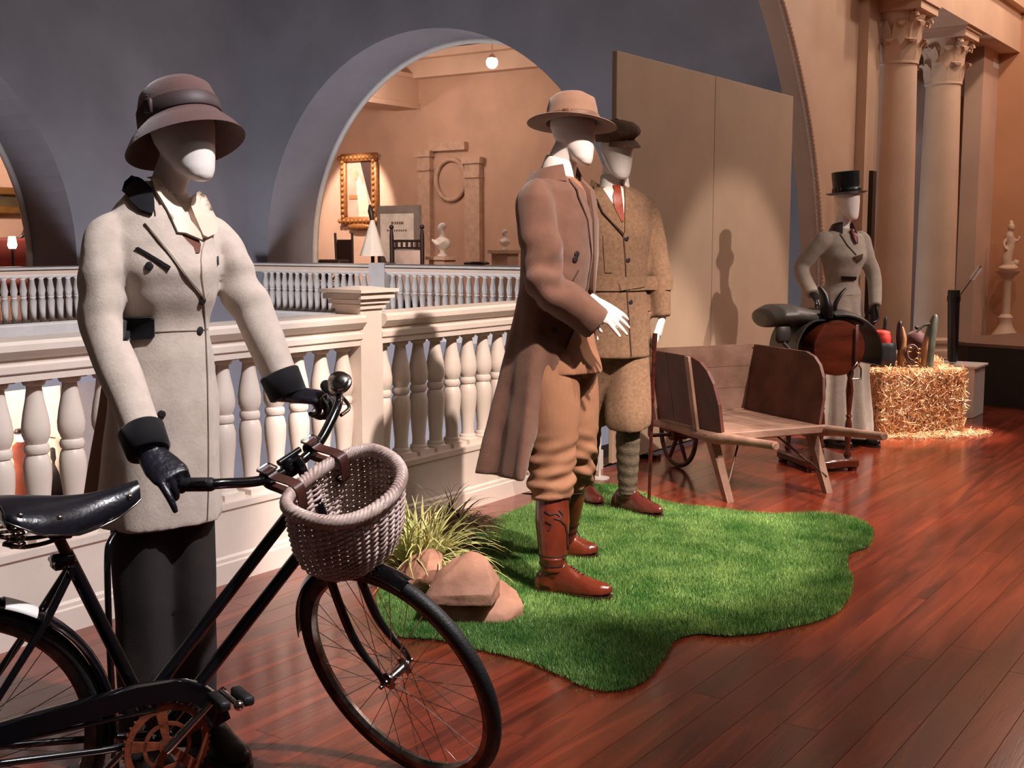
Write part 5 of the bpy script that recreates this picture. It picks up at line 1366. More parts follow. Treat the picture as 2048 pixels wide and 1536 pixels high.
for i in range(6):
    a = math.pi * i / 3; b = MB(); b.tube([(0, LB + .25 + .03 * math.cos(a), .215 + .03 * math.sin(a)), (0, LB + .25 + .19 * math.cos(a), .215 + .19 * math.sin(a))], [.014, .011], 8); obj('wheel_spoke', b, M_BARN2, whl, 50)
b = MB(); b.tube([(-.21, LB + .25, .215), (-.06, LB + .25, .215), (-.055, LB + .25, .215), (.055, LB + .25, .215), (.06, LB + .25, .215), (.21, LB + .25, .215)], [.012, .012, .04, .04, .012, .012], 14); obj('axle', b, M_BARN2, whl, 50)
for sx in (-1, 1):
    b = MB(); b.tube([(sx * .205, LB + .25, .215), (sx * .205, LB + .25, .30)], .014, 8); obj('axle_bracket', b, M_IRON, wbw, 50)

# =================================================================== SADDLE ON ITS STAND
M_STAND = mat('varnished_walnut', (92, 40, 22), .25, rgb2=(60, 24, 13), scale=4, stretch=(1, 1, 4), coat=.4, detail=6)
M_SDL2 = mat('charcoal_saddle_leather', (62, 60, 56), .45, var=.15, scale=10, bump=.1, bscale=70)
M_SDL3 = mat('black_saddle_flap', (16, 15, 15), .4, var=.15, bump=.1, bscale=60)
SC = Vector((1.935, 7.5, 0))
std = thing('saddle_stand', 'varnished wooden saddle stand with rounded body on turned legs', 'stand', tuple(SC), math.radians(14))
b = MB(); rings = []
for y, s in ((-.24, .80), (-.235, .97), (-.22, 1.0), (.22, 1.0), (.235, .97), (.24, .8)):
    rings.append([(.175 * s * math.cos(a), y, .765 + .17 * s * math.sin(a)) for a in [2 * math.pi * j / 40 for j in range(40)]])
b.loft(rings); obj('body', b, M_STAND, std, 40)
leg = [(.016, 0), (.024, .012), (.024, .03), (.014, .045), (.017, .09), (.024, .16), (.020, .22), (.013, .25), (.020, .262), (.013, .275), (.018, .34), (.024, .42), (.016, .50), (.022, .52), (.022, .54), (.016, .56), (.02, .62)]
for sx in (-1, 1):
    for sy in (-1, 1):
        b = MB(); b.lathe(leg, 14, c=(sx * .115, sy * .17, .075)); obj('leg', b, M_STAND, std, 40)
b = MB(); b.cbox((0, 0, .045), (.34, .46, .055), .012); obj('base', b, M_STAND, std, 40)
for sx in (-1, 1):
    for sy in (-1, 1):
        b = MB(); b.lathe([(.026, 0), (.03, .008), (.026, .02)], 14, c=(sx * .14, sy * .19, 0)); obj('foot', b, M_STAND, std, 40)
sdd = thing('side_saddle', 'dark leather side-saddle with two curved pommel horns on the wooden stand', 'saddle', (SC.x, SC.y, .93), math.radians(14))
# seat: an arch of leather over the body, broad to the left, long flap to the right
def arch_loft(path, y0, y1, th, seat_curve, m, name, parent, ny=9):
    b = MB(); rings = []
    for i in range(ny):
        t = i / (ny - 1); y = y0 + (y1 - y0) * t; e = math.sin(math.pi * t) ** .45; P = spline([Vector((p[0], 0, p[1] - .93)) for p in path], 6); ring_o = []; ring_i = []
        for j, p in enumerate(P):
            tt = (P[min(j + 1, len(P) - 1)] - P[max(j - 1, 0)]).normalized(); nn = Vector((-tt.z, 0, tt.x))
            zz = seat_curve(t, j / (len(P) - 1)); q = Vector((p.x, y, p.z + zz)); ring_o.append(q + nn * th * (.25 + .75 * e)); ring_i.append(q)
        rings.append(ring_o + ring_i[::-1])
    b.loft(rings); return obj(name, b, m, parent, 60)
b = MB()
b.torso([(0, 1, 1, 1, 0, 0), (1, 1, 1, 1, 0, 0)], None, 2, 8) if False else None
# thick padded seat: broad cantle on the left dipping towards the pommels
rings = []
for x, zc, hy, hz in ((-.415, .925, .10, .035), (-.40, .935, .16, .055), (-.34, .950, .20, .068), (-.25, .952, .20, .066), (-.15, .940, .175, .056), (-.05, .930, .15, .046), (.06, .930, .16, .046), (.14, .918, .18, .045), (.20, .895, .17, .035)):
    rings.append([(x, hy * math.cos(a), zc - .93 + .01 + hz * math.sin(a) * (1 if math.sin(a) > 0 else 1.1)) for a in [2 * math.pi * j / 28 for j in range(28)]])
b.loft(rings); fuse('seat', b, .008, M_SDL2, sdd, 5)
arch_loft([(-.02, .955), (.06, .955), (.13, .94), (.20, .905), (.26, .85), (.292, .78), (.300, .70), (.288, .655)], -.21, .21, .045, lambda t, q: 0, M_SDL3, 'right_flap', sdd)
arch_loft([(-.06, .94), (-.14, .935), (-.20, .90), (-.245, .83), (-.262, .75), (-.250, .66)], -.19, .18, .026, lambda t, q: 0, M_SDL2, 'left_flap', sdd)
b = MB(); b.cbox((-.325, -.13, -.075), (.10, .05, .12), .02); b.tube([(-.33, -.15, -.13), (-.27, -.17, -.20)], .012, 8); obj('off_side_billet', b, M_SDL2, sdd, 50)
for pts, rr in (([(-.05, -.16, .03), (-.065, -.17, .09), (-.075, -.16, .15), (-.10, -.14, .205)], [.060, .056, .042, .016]), ([(.01, -.13, .03), (.015, -.14, .10), (.05, -.14, .16), (.09, -.13, .195)], [.026, .022, .018, .010])):
    b = MB(); b.tube(spline([Vector(p) for p in pts], 6), rr, 18, sq=(1, .55)); obj('pommel_horn', b, M_SDL3, sdd, 60)
b = MB(); x, z = .10, -.35
b.tube([(x - .03, -.27, z), (x - .03, -.27, z + .06), (x, -.27, z + .10), (x + .03, -.27, z + .06), (x + .03, -.27, z), (x - .03, -.27, z)], .006, 8); st = obj('stirrup', b, M_CHROME, sdd, 50)
b = MB(); b.cbox((x, -.262, (z + .10 - .02) / 2), (.022, .004, abs(z + .10) - .02), .001); obj('stirrup_leather', b, M_STRAP, sdd, 50)

# =================================================================== HAY AND RIDING GEAR
M_HAY = mat('straw', (246, 212, 170), .7, rgb2=(222, 172, 124), scale=9, var=.2)
M_HAYC = mat('straw_core', (200, 146, 100), .95, rgb2=(150, 100, 64), scale=22, bump=.8, bscale=60, detail=8)
hc = Vector((2.955, 8.95, 0)); hay = thing('hay_bale', 'square golden straw bale beside the rider, riding gear on top', 'hay bale', tuple(hc), math.radians(12))
HX, HY, HZ = .33, .25, .465
bm = bmesh.new(); bmesh.ops.create_cube(bm, size=2.0); bmesh.ops.subdivide_edges(bm, edges=bm.edges, cuts=14, use_grid_fill=True); K = rng.normal(size=(10, 3)) * 7; ph = rng.random(10) * 6
for v in bm.verts:
    d = np.array(v.co); m = 1 + .05 * np.sin(K @ d + ph).mean() * 2
    zz = (d[2] + 1) / 2 * HZ * (m if d[2] > -.9 else 1); x = d[0] * HX * m; y = d[1] * HY * m
    x *= 1 - .06 * math.exp(-((d[2]) / .25) ** 2) if abs(d[0]) > .95 or abs(d[1]) > .95 else 1
    g = .05 * math.exp(-((d[0] - .05) / .13) ** 2); 
    if d[1] < -.95: y += g * HY * 4 * .3
    v.co = Vector((x, y, zz))
me = bpy.data.meshes.new('core'); bm.to_mesh(me); bm.free(); me.materials.append(M_HAYC); me.polygons.foreach_set('use_smooth', [True] * len(me.polygons)); link('core', me, hay)
def straws(n, sampler, lmin, lmax, w, seed):
    r = np.random.default_rng(seed); b_v = []; b_f = []
    for i in range(n):
        p, nrm = sampler(r); d = r.normal(size=3); d = d - nrm * (d @ nrm) * .75; d /= np.linalg.norm(d); L_ = lmin + (lmax - lmin) * r.random() ** 1.5; s = np.cross(d, r.normal(size=3)); s /= np.linalg.norm(s) + 1e-9; s *= w * (.6 + .8 * r.random())
        bend = nrm * .02 * r.random(); a = p - d * L_ / 2; c = p + d * L_ / 2; m = p + bend
        k = len(b_v); b_v += [a - s, a + s, m + s, m - s, c + s, c - s]; b_f += [(k, k + 1, k + 2, k + 3), (k + 3, k + 2, k + 4, k + 5)]
    b_ = MB(); b_.v = [(float(q[0]), float(q[1]), max(float(q[2]), .0015)) for q in b_v]; b_.f = b_f; return b_
def bale_pt(r):
    f = r.random()
    if f < .42: return np.array([(r.random() * 2 - 1) * HX, -HY - .004, r.random() ** .8 * HZ]), np.array([0, -1., 0])
    if f < .72: return np.array([(r.random() * 2 - 1) * HX, (r.random() * 2 - 1) * HY, HZ + .004]), np.array([0, 0, 1.])
    if f < .86: return np.array([HX + .003, (r.random() * 2 - 1) * HY, r.random() * HZ]), np.array([1., 0, 0])
    return np.array([-HX - .003, (r.random() * 2 - 1) * HY, r.random() * HZ]), np.array([-1., 0, 0])
o = obj('straws', straws(5600, bale_pt, .04, .14, .0024, 11), M_HAY, hay, None, False); o['kind'] = 'stuff'
for x in (-.12, .14):
    b = MB(); rr = [(x, -HY - .006, .02), (x, -HY - .006, HZ), (x, HY, HZ + .004), (x, HY + .006, .02)]; b.tube(rr, .0025, 6); obj('baling_twine', b, M_STRAP, hay, 50)
for n_, (x, y, rx, ry, rz_) in enumerate(((-.19, .10, .13, .13, .075), (.19, .08, .12, .14, .085))):
    def heap_pt(r, x=x, y=y, rx=rx, ry=ry, rz_=rz_):
        d = r.normal(size=3); d[2] = abs(d[2]); d /= np.linalg.norm(d); return np.array([x + d[0] * rx, y + d[1] * ry, HZ + .01 + d[2] * rz_]), d
    b = MB(); b.sphere((x, y, HZ), (rx * .92, ry * .92, rz_ * .9), 16, 10); obj('straw_heap', b, M_HAYC, hay, 60)
    o = obj('heap_straws', straws(800, heap_pt, .03, .11, .0024, 31 + n_), M_HAY, hay, None, False); o['kind'] = 'stuff'

def floor_pt(r):
    a = r.random() * 6.283; q = r.random() ** .6; return np.array([q * math.cos(a) * .48, q * math.sin(a) * .16 - .03, .004 + .014 * (1 - q) * r.random()]), np.array([0, 0, 1.])
o = obj('loose_straw', straws(1900, floor_pt, .03, .12, .0018, 12), M_HAY, None, None, False); o.location = (3.06, 8.74, 0); o.rotation_euler = (0, 0, .2); tag(o, 'loose straw scattered on the floor in front of the bale', 'straw', kind='stuff')
M_TANL = mat('tan_leather', (168, 120, 82), .5, var=.15, scale=14); M_OLIVE = mat('olive_leather', (92, 96, 82), .45, var=.2, scale=10); M_BLKL = mat('black_gear_leather', (26, 28, 30), .42, var=.15)
def on_top(u, v, Y, name, label, cat): 
    p = at_y(u, v, Y); return thing(name, label, cat, (p.x, p.y, HZ + .026))
# dark bag with red cloth
g = on_top(1764, 700, 8.92, 'saddle_bag', 'black leather saddle bag with red lining showing, left on the bale', 'bag')
b = MB(); b.torso([(.17, .092, .07, .07, 0, 0), (.15, .10, .078, .078, 0, 0), (.05, .105, .085, .085, 0, 0), (0, .095, .075, .075, 0, 0)], lambda a, z: 1 + .03 * math.sin(5 * a), 10, 32, .8); obj('body', b, M_BLKL, g, 60)
b = MB(); b.torso([(.262, .03, .03, .03, -.01, 0), (.25, .060, .048, .048, -.005, 0), (.20, .074, .058, .058, 0, 0), (.15, .07, .055, .055, 0, 0)], lambda a, z: 1 + .06 * math.sin(4 * a + 1), 10, 28); obj('red_lining', b, mat('red_cloth', (190, 44, 30), .7, var=.2, scale=30), g, 60)
b = MB(); b.tube(spline([(.02, .06, .14), (.03, .06, .26), (.034, .06, .33), (.036, .06, .36)], 5), [.026, .026, .024, .012], 12, sq=(1, .5)); obj('strap_end', b, M_BLKL, g, 60)
g = on_top(1802, 708, 8.9, 'riding_boot', 'slim tan and dark riding boot standing upright on the bale', 'boot')
b = MB(); b.tube(spline([(0, 0, 0), (.003, 0, .10), (.010, 0, .20), (-.004, .0, .29)], 5), [.034, .038, .036, .018], 16, sq=(1, .7)); obj('shaft', b, M_TANL, g, 60)
b = MB(); b.tube(spline([(-.012, .0, .12), (-.020, 0, .22), (-.018, 0, .31), (-.008, 0, .33)], 5), [.026, .032, .026, .010], 14, sq=(1, .7)); obj('dark_lining', b, M_DARKWOOD, g, 60)
g = on_top(1832, 690, 9.02, 'riding_helmet', 'round dark red riding helmet with a small knob, on the bale', 'helmet')
b = MB(); b.lathe([(.045, 0), (.05, .06), (.052, .12), (.075, .15), (.078, .18), (.062, .225), (.03, .25), (.012, .258)], 28); obj('crown', b, mat('maroon_velvet', (84, 22, 22), .7, sheen=.3), g, 60)
b = MB(); b.cbox((0, 0, .275), (.03, .02, .02), .006); b.tube([(0, 0, .25), (0, 0, .27)], .008, 8); obj('knob', b, M_DARKWOOD, g, 50)
g = on_top(1857, 732, 8.84, 'riding_boot', 'tall olive-green and tan riding boot, rightmost on the bale', 'boot')
b = MB(); b.tube(spline([(-.012, 0, 0), (-.006, 0, .14), (.012, 0, .27), (.032, 0, .36), (.03, 0, .385)], 5), [.058, .060, .050, .030, .012], 18, sq=(1, .75)); obj('shaft', b, M_OLIVE, g, 60)
b = MB(); b.tube(spline([(-.040, -.012, 0), (-.036, -.02, .14), (-.012, -.02, .24)], 5), [.034, .036, .016], 14, sq=(1, .7)); obj('tan_panel', b, M_TANL, g, 60)
b = MB(); b.tube(spline([(-.10, 0, .25), (-.05, 0, .30), (.0, -.012, .315), (.05, -.01, .33)], 5), [.006, .010, .012, .008], 10); obj('strap', b, M_OLIVE, g, 60)
g = on_top(1824, 722, 8.82, 'bridle', 'coiled brown leather bridle with brass fittings between the boots', 'bridle')
b = MB(); P = [(.052 * math.cos(i * .42) * (1 - i * .004), -.01 + .02 * math.sin(i * .42), .07 + .06 * math.sin(i * .42) + i * .0009) for i in range(46)]; b.tube(P, .0085, 8); obj('strap_coil', b, M_STRAP, g, 60)
for i, (x, z) in enumerate(((-.03, .13), (.02, .05), (.035, .12))):
    b = MB(); b.tube([(x + .016 * math.cos(2 * math.pi * j / 14), -.035, z + .016 * math.sin(2 * math.pi * j / 14)) for j in range(14)], .0042, 6, closed=True); obj('brass_ring', b, mat('brass', (214, 170, 100), .25, 1.0), g, 50)
# quiver with arrow on a white plinth
p = at_y(1906, 705, 9.75)
pl = thing('display_plinth', 'low white plinth behind the straw bale', 'plinth', (p.x + .05, p.y, 0), GA); b = MB(); b.cbox((0, 0, .20), (.34, .34, .40), .004); obj('block', b, M_WHITE, pl, None); b = MB(); b.cbox((0, 0, .41), (.38, .38, .02), .004); obj('top', b, M_WHITE, pl, None)
qv = thing('quiver', 'black leather archery quiver holding one white-feathered arrow', 'quiver', (p.x, p.y, .421)); iv = XF[qv.name].inverted()
bot, topq = iv @ at_y(1903, 770, 9.75), iv @ at_y(1908, 580, 9.75); bot.z = max(bot.z, .012)
b = MB(); b.tube([bot, bot.lerp(topq, .04), bot.lerp(topq, .96), topq], [.045, .055, .066, .062], 20, sq=(1, .7)); obj('tube', b, M_BLKL, qv, 50)
b = MB(); c_ = bot.lerp(topq, .88); b.tube([c_ + Vector((0, 0, -.02)), c_ + Vector((0, 0, .02))], .072, 20, sq=(1, .7)); obj('band', b, M_BLACK, qv, 50)
ar = thing('arrow', 'thin arrow with white feather sticking out of the black quiver', 'arrow', (p.x, p.y, .421)); a0, a1 = iv @ at_y(1905, 612, 9.75), iv @ at_y(1962, 532, 9.75)
b = MB(); b.tube([a0, a1], .004, 8); obj('shaft', b, M_DARKWOOD, ar, 50)
dd = (a1 - a0).normalized(); sv = dd.cross(Vector((0, 1, 0))).normalized()
for i in range(3):
    e = Matrix.Rotation(2.094 * i + .3, 3, dd) @ sv; b = MB(); q = a1 - dd * .02; vs = [q, q - dd * .12, q - dd * .10 + e * .026, q + dd * .01 + e * .022]; off_ = dd.cross(e) * .0012; b.add([x + off_ for x in vs] + [x - off_ for x in vs], [(0, 1, 2, 3), (7, 6, 5, 4), (0, 4, 5, 1), (1, 5, 6, 2), (2, 6, 7, 3), (3, 7, 4, 0)]); obj('feather', b, M_SHIRT, ar, None)
# dark platform on the right with a rounded end
P0 = [on_z(1932, 806), on_z(1990, 809), on_z(2048, 812)]
dk = thing('display_platform', 'dark grey low platform with a rounded end at the right edge', 'platform', tuple(P0[0]))
base = [Vector((0, 0, 0)), Vector((.34, -.36, 0)), Vector((1.6, -1.4, 0)), Vector((3.0, -.2, 0)), Vector((1.6, 1.6, 0)), Vector((.35, .75, 0)), Vector((.05, .38, 0)), Vector((-.04, .16, 0))]
b = MB(); b.prism([(q.x, q.y) for q in base], 0.0, .50); obj('body', b, mat('charcoal_paint', (44, 40, 38), .55), dk, None)
b = MB(); b.prism([(q.x * 1.01 - .01, q.y * 1.01) for q in base], .502, .53); obj('top', b, mat('grey_brown_top', (120, 92, 80), .3), dk, None)
# statuette on its pedestal, against the end wall
q = on_s(2010, 655, SW - .3); stt = thing('statuette_pedestal', 'slender turned stone pedestal by the ochre wall', 'pedestal', tuple(G(SW - .3, q.y, 0)))
zb = on_s(2010, 655, SW - .3).z; zt = on_s(2010, 541, SW - .3).z
b = MB(); b.box((0, 0, .15), (.3, .3, .3)); b.lathe([(.16, .3), (.16, zb * .75), (.09, zb), (.07, zb + .06), (.085, zb + .12), (.05, zb + .16), (.048, zt - .12), (.065, zt - .08), (.12, zt - .03), (.135, zt)], 20); obj('shaft', b, M_WALLC, stt, 40)
sta = thing('statuette', 'small stone figure standing on the slender pedestal', 'statue', tuple(G(SW - .3, q.y, zt)))
b = MB(); b.sphere((0, 0, .03), (.12, .1, .035), 14, 6); b.tube(spline([(0, 0, .02), (-.02, 0, .14), (.015, 0, .30), (0, 0, .40), (.01, 0, .46)], 5), [.06, .06, .052, .05, .028], 14); b.sphere((.012, -.01, .50), (.04, .045, .05), 12, 8); b.tube(spline([(0, 0, .40), (-.07, -.02, .32), (-.05, -.06, .24)], 4), [.02, .018, .014], 8); b.tube(spline([(.02, 0, .40), (.08, -.02, .34), (.11, -.03, .40)], 4), [.02, .018, .014], 8); b.sphere((.09, 0, .09), .04, 10, 6); b.sphere((.015, .01, .56), (.03, .03, .025), 10, 6)
fuse('figure', b, .010, M_WALLC, sta, 2)

# =================================================================== THINGS IN THE GALLERIES BEHIND
BS = 19.0
def face_s(u0, v0, u1, v1, s):      # rectangle of photo pixels on the plane s -> (k centre, z centre, width, height)
    a, c = on_s(u0, v0, s), on_s(u1, v1, s); return (a.y + c.y) / 2, (a.z + c.z) / 2, abs(a.y - c.y), abs(a.z - c.z)
def face_k(u0, v0, u1, v1, k):
    a, c = on_k(u0, v0, k), on_k(u1, v1, k); return (a.x + c.x) / 2, (a.z + c.z) / 2, abs(a.x - c.x), abs(a.z - c.z)
# gilt framed portrait
kc, zc, w, h = face_s(684, 309, 760, 450, BS)
pt_ = gthing('framed_painting', 'tall gilt-framed portrait of a woman in white, in the far gallery', 'painting', None, tuple(G(BS, kc, zc)))
fw = .17
for yy, zz, sy, sz in ((0, h / 2 - fw / 2, w, fw), (0, -h / 2 + fw / 2, w, fw), (w / 2 - fw / 2, 0, fw, h - 2 * fw), (-w / 2 + fw / 2, 0, fw, h - 2 * fw)):
    b = MB(); b.cbox((-.05, yy, zz), (.10, sy, sz), .03); n_ = int(max(sy, sz) / .11)
    for i in range(n_ + 1):
        t = -.5 + i / n_; q = (-.10, yy + (t * sy if sy > sz else 0), zz + (t * sz if sz > sy else 0)); b.sphere(q, (.035, .05, .05), 8, 5)
    obj('frame_rail', b, M_GOLD, pt_, 50)
b = MB(); b.sphere((-.08, 0, -h / 2 - .03), (.05, w * .32, .07), 14, 6); obj('frame_crest', b, M_GOLD, pt_, 60)
iw, ih = w - 2 * fw, h - 2 * fw
b = MB(); b.box((-.03, 0, 0), (.02, iw, ih)); cv = obj('canvas', b, mat('canvas_pale_drape', (206, 160, 140), .7, var=.12, scale=3), pt_, None)
def flat(poly, m, x, name, par):
    b = MB(); n_ = len(poly); vs = [(x, p[0] * iw, p[1] * ih) for p in poly] + [(x + .008, p[0] * iw, p[1] * ih) for p in poly]; b.add(vs, [tuple(range(n_)), tuple(range(2 * n_ - 1, n_ - 1, -1))] + [(i, (i + 1) % n_, n_ + (i + 1) % n_, n_ + i) for i in range(n_)]); return obj(name, b, m, par, None)
# +k is to the left in the picture
flat([(-.05, .5), (-.5, .5), (-.5, -.3), (-.36, -.1), (-.2, .2)], mat('canvas_dark', (58, 30, 22), .7), -.046, 'painted_background', cv)
flat([(.12, .22), (.0, .24), (-.12, .12), (-.28, .02), (-.36, -.2), (-.42, -.5), (.02, -.5), (.06, -.2), (.10, -.02)], mat('canvas_white_gown', (236, 206, 176), .7), -.052, 'painted_gown', cv)
flat([(.20, .30), (.12, .34), (.04, .30), (.04, .20), (.12, .16), (.20, .2)], mat('canvas_face', (214, 150, 116), .7), -.056, 'painted_head', cv)
flat([(.42, -.10), (.08, -.10), (.06, -.17), (.42, -.17)], mat('canvas_ochre', (186, 116, 62), .7), -.054, 'painted_table', cv)
# pilasters, relief and oval medallion on the back wall (architecture)
b = MB()
for u0, u1, v0 in ((842, 868, 305), (936, 966, 318)):
    kc, zc, w, h = face_s(u0, v0, u1, 532, BS); b.box((BS - .06, kc, zc), (.12, w, h)); b.box((BS - .08, kc, zc + h / 2 - .04), (.17, w * 1.25, .12)); b.box((BS - .08, kc, zc + h / 2 - .35), (.15, w * 1.08, .04))
kc, zc, w, h = face_s(862, 288, 932, 300, BS); b.box((BS - .06, kc, zc), (.12, w * 1.1, h)); struct('trim_11', b, mat('soft_peach_plaster', (210, 175, 150), .7))
b = MB(); kc, zc, w, h = face_s(871, 316, 937, 404, BS)
b.tube([(BS - .04, kc + w * .45 * math.cos(2 * math.pi * i / 40), zc + h * .45 * math.sin(2 * math.pi * i / 40)) for i in range(40)], .045, 8, closed=True); struct('trim_12', b, MATS['soft_peach_plaster'], smooth=60)
# ceiling ornaments and the bright ceiling lamp
b = MB()
for i in range(9):
    q = on_s(880 + i * 30, 130, 17.6); b.sphere((q.x, q.y, 5.09), (.16, .2, .05), 12, 6)
struct('trim_13', b, M_PEACH, smooth=60)
q = on_s(984, 125, 17.0); lp = gthing('ceiling_lamp', 'small bright round lamp under the far gallery ceiling', 'lamp', None, tuple(G(17.0, q.y, q.z)))
b = MB(); b.sphere((0, 0, 0), .10, 16, 10); obj('bulb', b, mat('lamp_glow', (255, 236, 214), .5, emit=((255, 232, 205), 45.0)), lp, 60)
b = MB(); b.tube([(0, 0, .09), (0, 0, 5.1 - q.z)], [.012, .012], 10); b.lathe([(.07, .07), (.05, .12), (.012, .14)], 16); obj('holder', b, M_PEACH, lp, 50)
# marble bust on pedestal
def bust(u, v_top, v_bot, s, label, plabel):
    a, c = on_s(u, v_top, s), on_s(u, v_bot, s); H = a.z - c.z
    pd = gthing('bust_pedestal', plabel, 'pedestal', None, tuple(G(s, a.y, 0))); b = MB(); b.box((0, 0, c.z * .5), (.34, .34, c.z - .12)); b.box((0, 0, .06), (.44, .44, .12)); b.box((0, 0, c.z - .03), (.44, .44, .06)); obj('block', b, M_PEACHL, pd, None)
    t = gthing('marble_bust', label, 'bust', None, tuple(G(s, a.y, c.z))); b = MB(); k_ = H
    b.lathe([(.16 * k_, 0), (.15 * k_, .05 * k_), (.08 * k_, .10 * k_), (.08 * k_, .16 * k_)], 16); b.sphere((0, 0, .38 * k_), (.18 * k_, .30 * k_, .20 * k_), 16, 10); b.tube([(0, 0, .5 * k_), (0, 0, .72 * k_)], [.09 * k_, .07 * k_], 12); b.sphere((-.01, .02, .82 * k_), (.12 * k_, .10 * k_, .15 * k_), 14, 10); b.sphere((.03 * k_, 0, .90 * k_), (.13 * k_, .13 * k_, .10 * k_), 12, 8); b.tube(spline([(-.15 * k_, .26 * k_, .50 * k_), (-.19 * k_, .02 * k_, .34 * k_), (-.14 * k_, -.2 * k_, .46 * k_)], 5), .045 * k_, 8)
    fuse('figure', b, .02, M_WHITE, t, 2)
bust(884, 445, 513, 17.2, 'white marble bust with draped shoulders below the oval medallion', 'square pedestal under the draped marble bust')
bust(1010, 458, 500, 17.4, 'pale stone bust partly hidden behind the overcoat man', 'square pedestal under the half hidden bust')
# sign panel with poster, lettering too small to read
kc, zc, w, h = face_s(757, 412, 841, 536, 15.3)
sg = gthing('sign_stand', 'grey upright sign board with a pale notice, far gallery', 'sign', None, tuple(G(15.3, kc, 0)))
b = MB(); b.box((0, 0, (zc + h / 2) / 2), (.08, w, zc + h / 2)); obj('board', b, mat('taupe_paint', (128, 112, 102), .7), sg, None)
b = MB(); b.box((-.046, .01, zc - .02), (.012, w * .80, h * .78)); po = obj('notice', b, mat('cream_paper', (214, 196, 180), .8), sg, None)
b = MB()
for i, (yy, ww) in enumerate(((.10, .05), (.04, .03), (-.01, .04), (-.06, .03), (-.11, .05))): b.box((-.054, yy, zc + h * .22), (.004, ww, .045))
for i in range(9): b.box((-.054, .2 - i * .048, zc + h * .10), (.004, .03, .03))
o = obj('lettering', b, mat('grey_ink', (120, 96, 86), .8), po, None); o['kind'] = 'stuff'
# white cone-shaped dress form with dark tip
kc, zc, w, h = face_s(725, 437, 765, 512, 14.9); cn_ = gthing('conical_form', 'white cone-shaped draped form with a dark tip, before the sign', 'drapery', None, tuple(G(14.9, kc, 0)))
b = MB(); rings = []
for t in np.linspace(0, 1, 8): rings.append([((.02 + (w * .5 - .02) * t) * math.cos(a) * (1 + .05 * t * math.sin(7 * a)), (.02 + (w * .5 - .02) * t) * math.sin(a) * (1 + .05 * t * math.sin(7 * a)), zc + h / 2 - .0 - h * t) for a in [2 * math.pi * j / 36 for j in range(36)]])
b.loft(rings); obj('drape', b, M_SHIRT, cn_, 60)
b = MB(); b.tube([(0, 0, 0.02), (0, 0, zc - h / 2 + .05)], .03, 10); b.lathe([(.2, 0), (.2, .02), (.03, .04)], 20); obj('foot', b, M_DARKWOOD, cn_, 50)
b = MB(); b.tube([(0, .0, zc + h / 2 - .03), (0, .03, zc + h / 2 + .12), (0, .05, zc + h / 2 + .22)], [.035, .05, .015], 10); obj('tip', b, M_DARKWOOD, cn_, 50)
# dark chairs / small tables
def chair(u0, v0, u1, s, label, rz, grp=None):
    a = on_s((u0 + u1) / 2, v0, s); w = abs(on_s(u0, v0, s).y - on_s(u1, v0, s).y); t = gthing('carved_chair', label, 'chair', grp, tuple(G(s, a.y, 0))); H = a.z
    b = MB(); b.box((0, 0, .46), (.42, w, .06)); obj('seat', b, M_DARKWOOD, t, None)
    b = MB(); b.box((-.2, 0, (H + .62) / 2 - .06), (.04, w * .8, H - .72)); obj('backrest', b, M_DARKWOOD, t, None)
    for sy in (-1, 1):
        b = MB(); b.tube([(-.2, sy * w * .45, 0), (-.2, sy * w * .42, .5), (-.22, sy * w * .5, H)], [.025, .028, .02], 8); obj('back_post', b, M_DARKWOOD, t, 50)
        b = MB(); b.tube([(.19, sy * w * .45, 0), (.19, sy * w * .45, .46)], .024, 8); obj('leg', b, M_DARKWOOD, t, 50)
chair(688, 466, 722, 15.25, 'dark high-backed carved chair left of the white cone', 0)
a, c = on_s(783, 457, 14.8), on_s(844, 456, 14.8)
bn = gthing('spindle_bench', 'dark spindle-backed bench with pale cushion in front of the sign', 'bench', None, tuple(G(14.8, (a.y + c.y) / 2, 0))); W = abs(a.y - c.y); zr = on_s(810, 482, 14.8).z; zl = on_s(810, 496, 14.8).z
for sy in (-1, 1):
    b = MB(); b.tube([(0, sy * W / 2, 0), (0, sy * W / 2, zr + .06), (0, sy * W / 2, zr + .2)], [.03, .035, .02], 10); b.sphere((0, sy * W / 2, zr + .22), .04, 10, 6); obj('post', b, M_DARKWOOD, bn, 50)
b = MB(); b.box((0, 0, zr), (.04, W, .04)); obj('top_rail', b, M_DARKWOOD, bn, None)
b = MB(); b.box((0, 0, zl), (.04, W, .035)); obj('lower_rail', b, M_DARKWOOD, bn, None)
for i in range(5):
    b = MB(); y = -W / 2 + W * (i + 1) / 6; b.tube([(0, y, zl), (0, y, (zl + zr) / 2), (0, y, zr)], [.014, .022, .014], 8); obj('spindle', b, M_DARKWOOD, bn, 50)
b = MB(); b.cbox((.22, 0, .52), (.46, W * .9, .14), .03); obj('cushion', b, mat('pale_cushion', (206, 178, 166), .9), bn, 50)
b = MB(); b.cbox((.02, 0, (zl + .55) / 2), (.03, W * .86, zl - .6), .01); obj('back_pad', b, MATS['pale_cushion'], bn, 50)
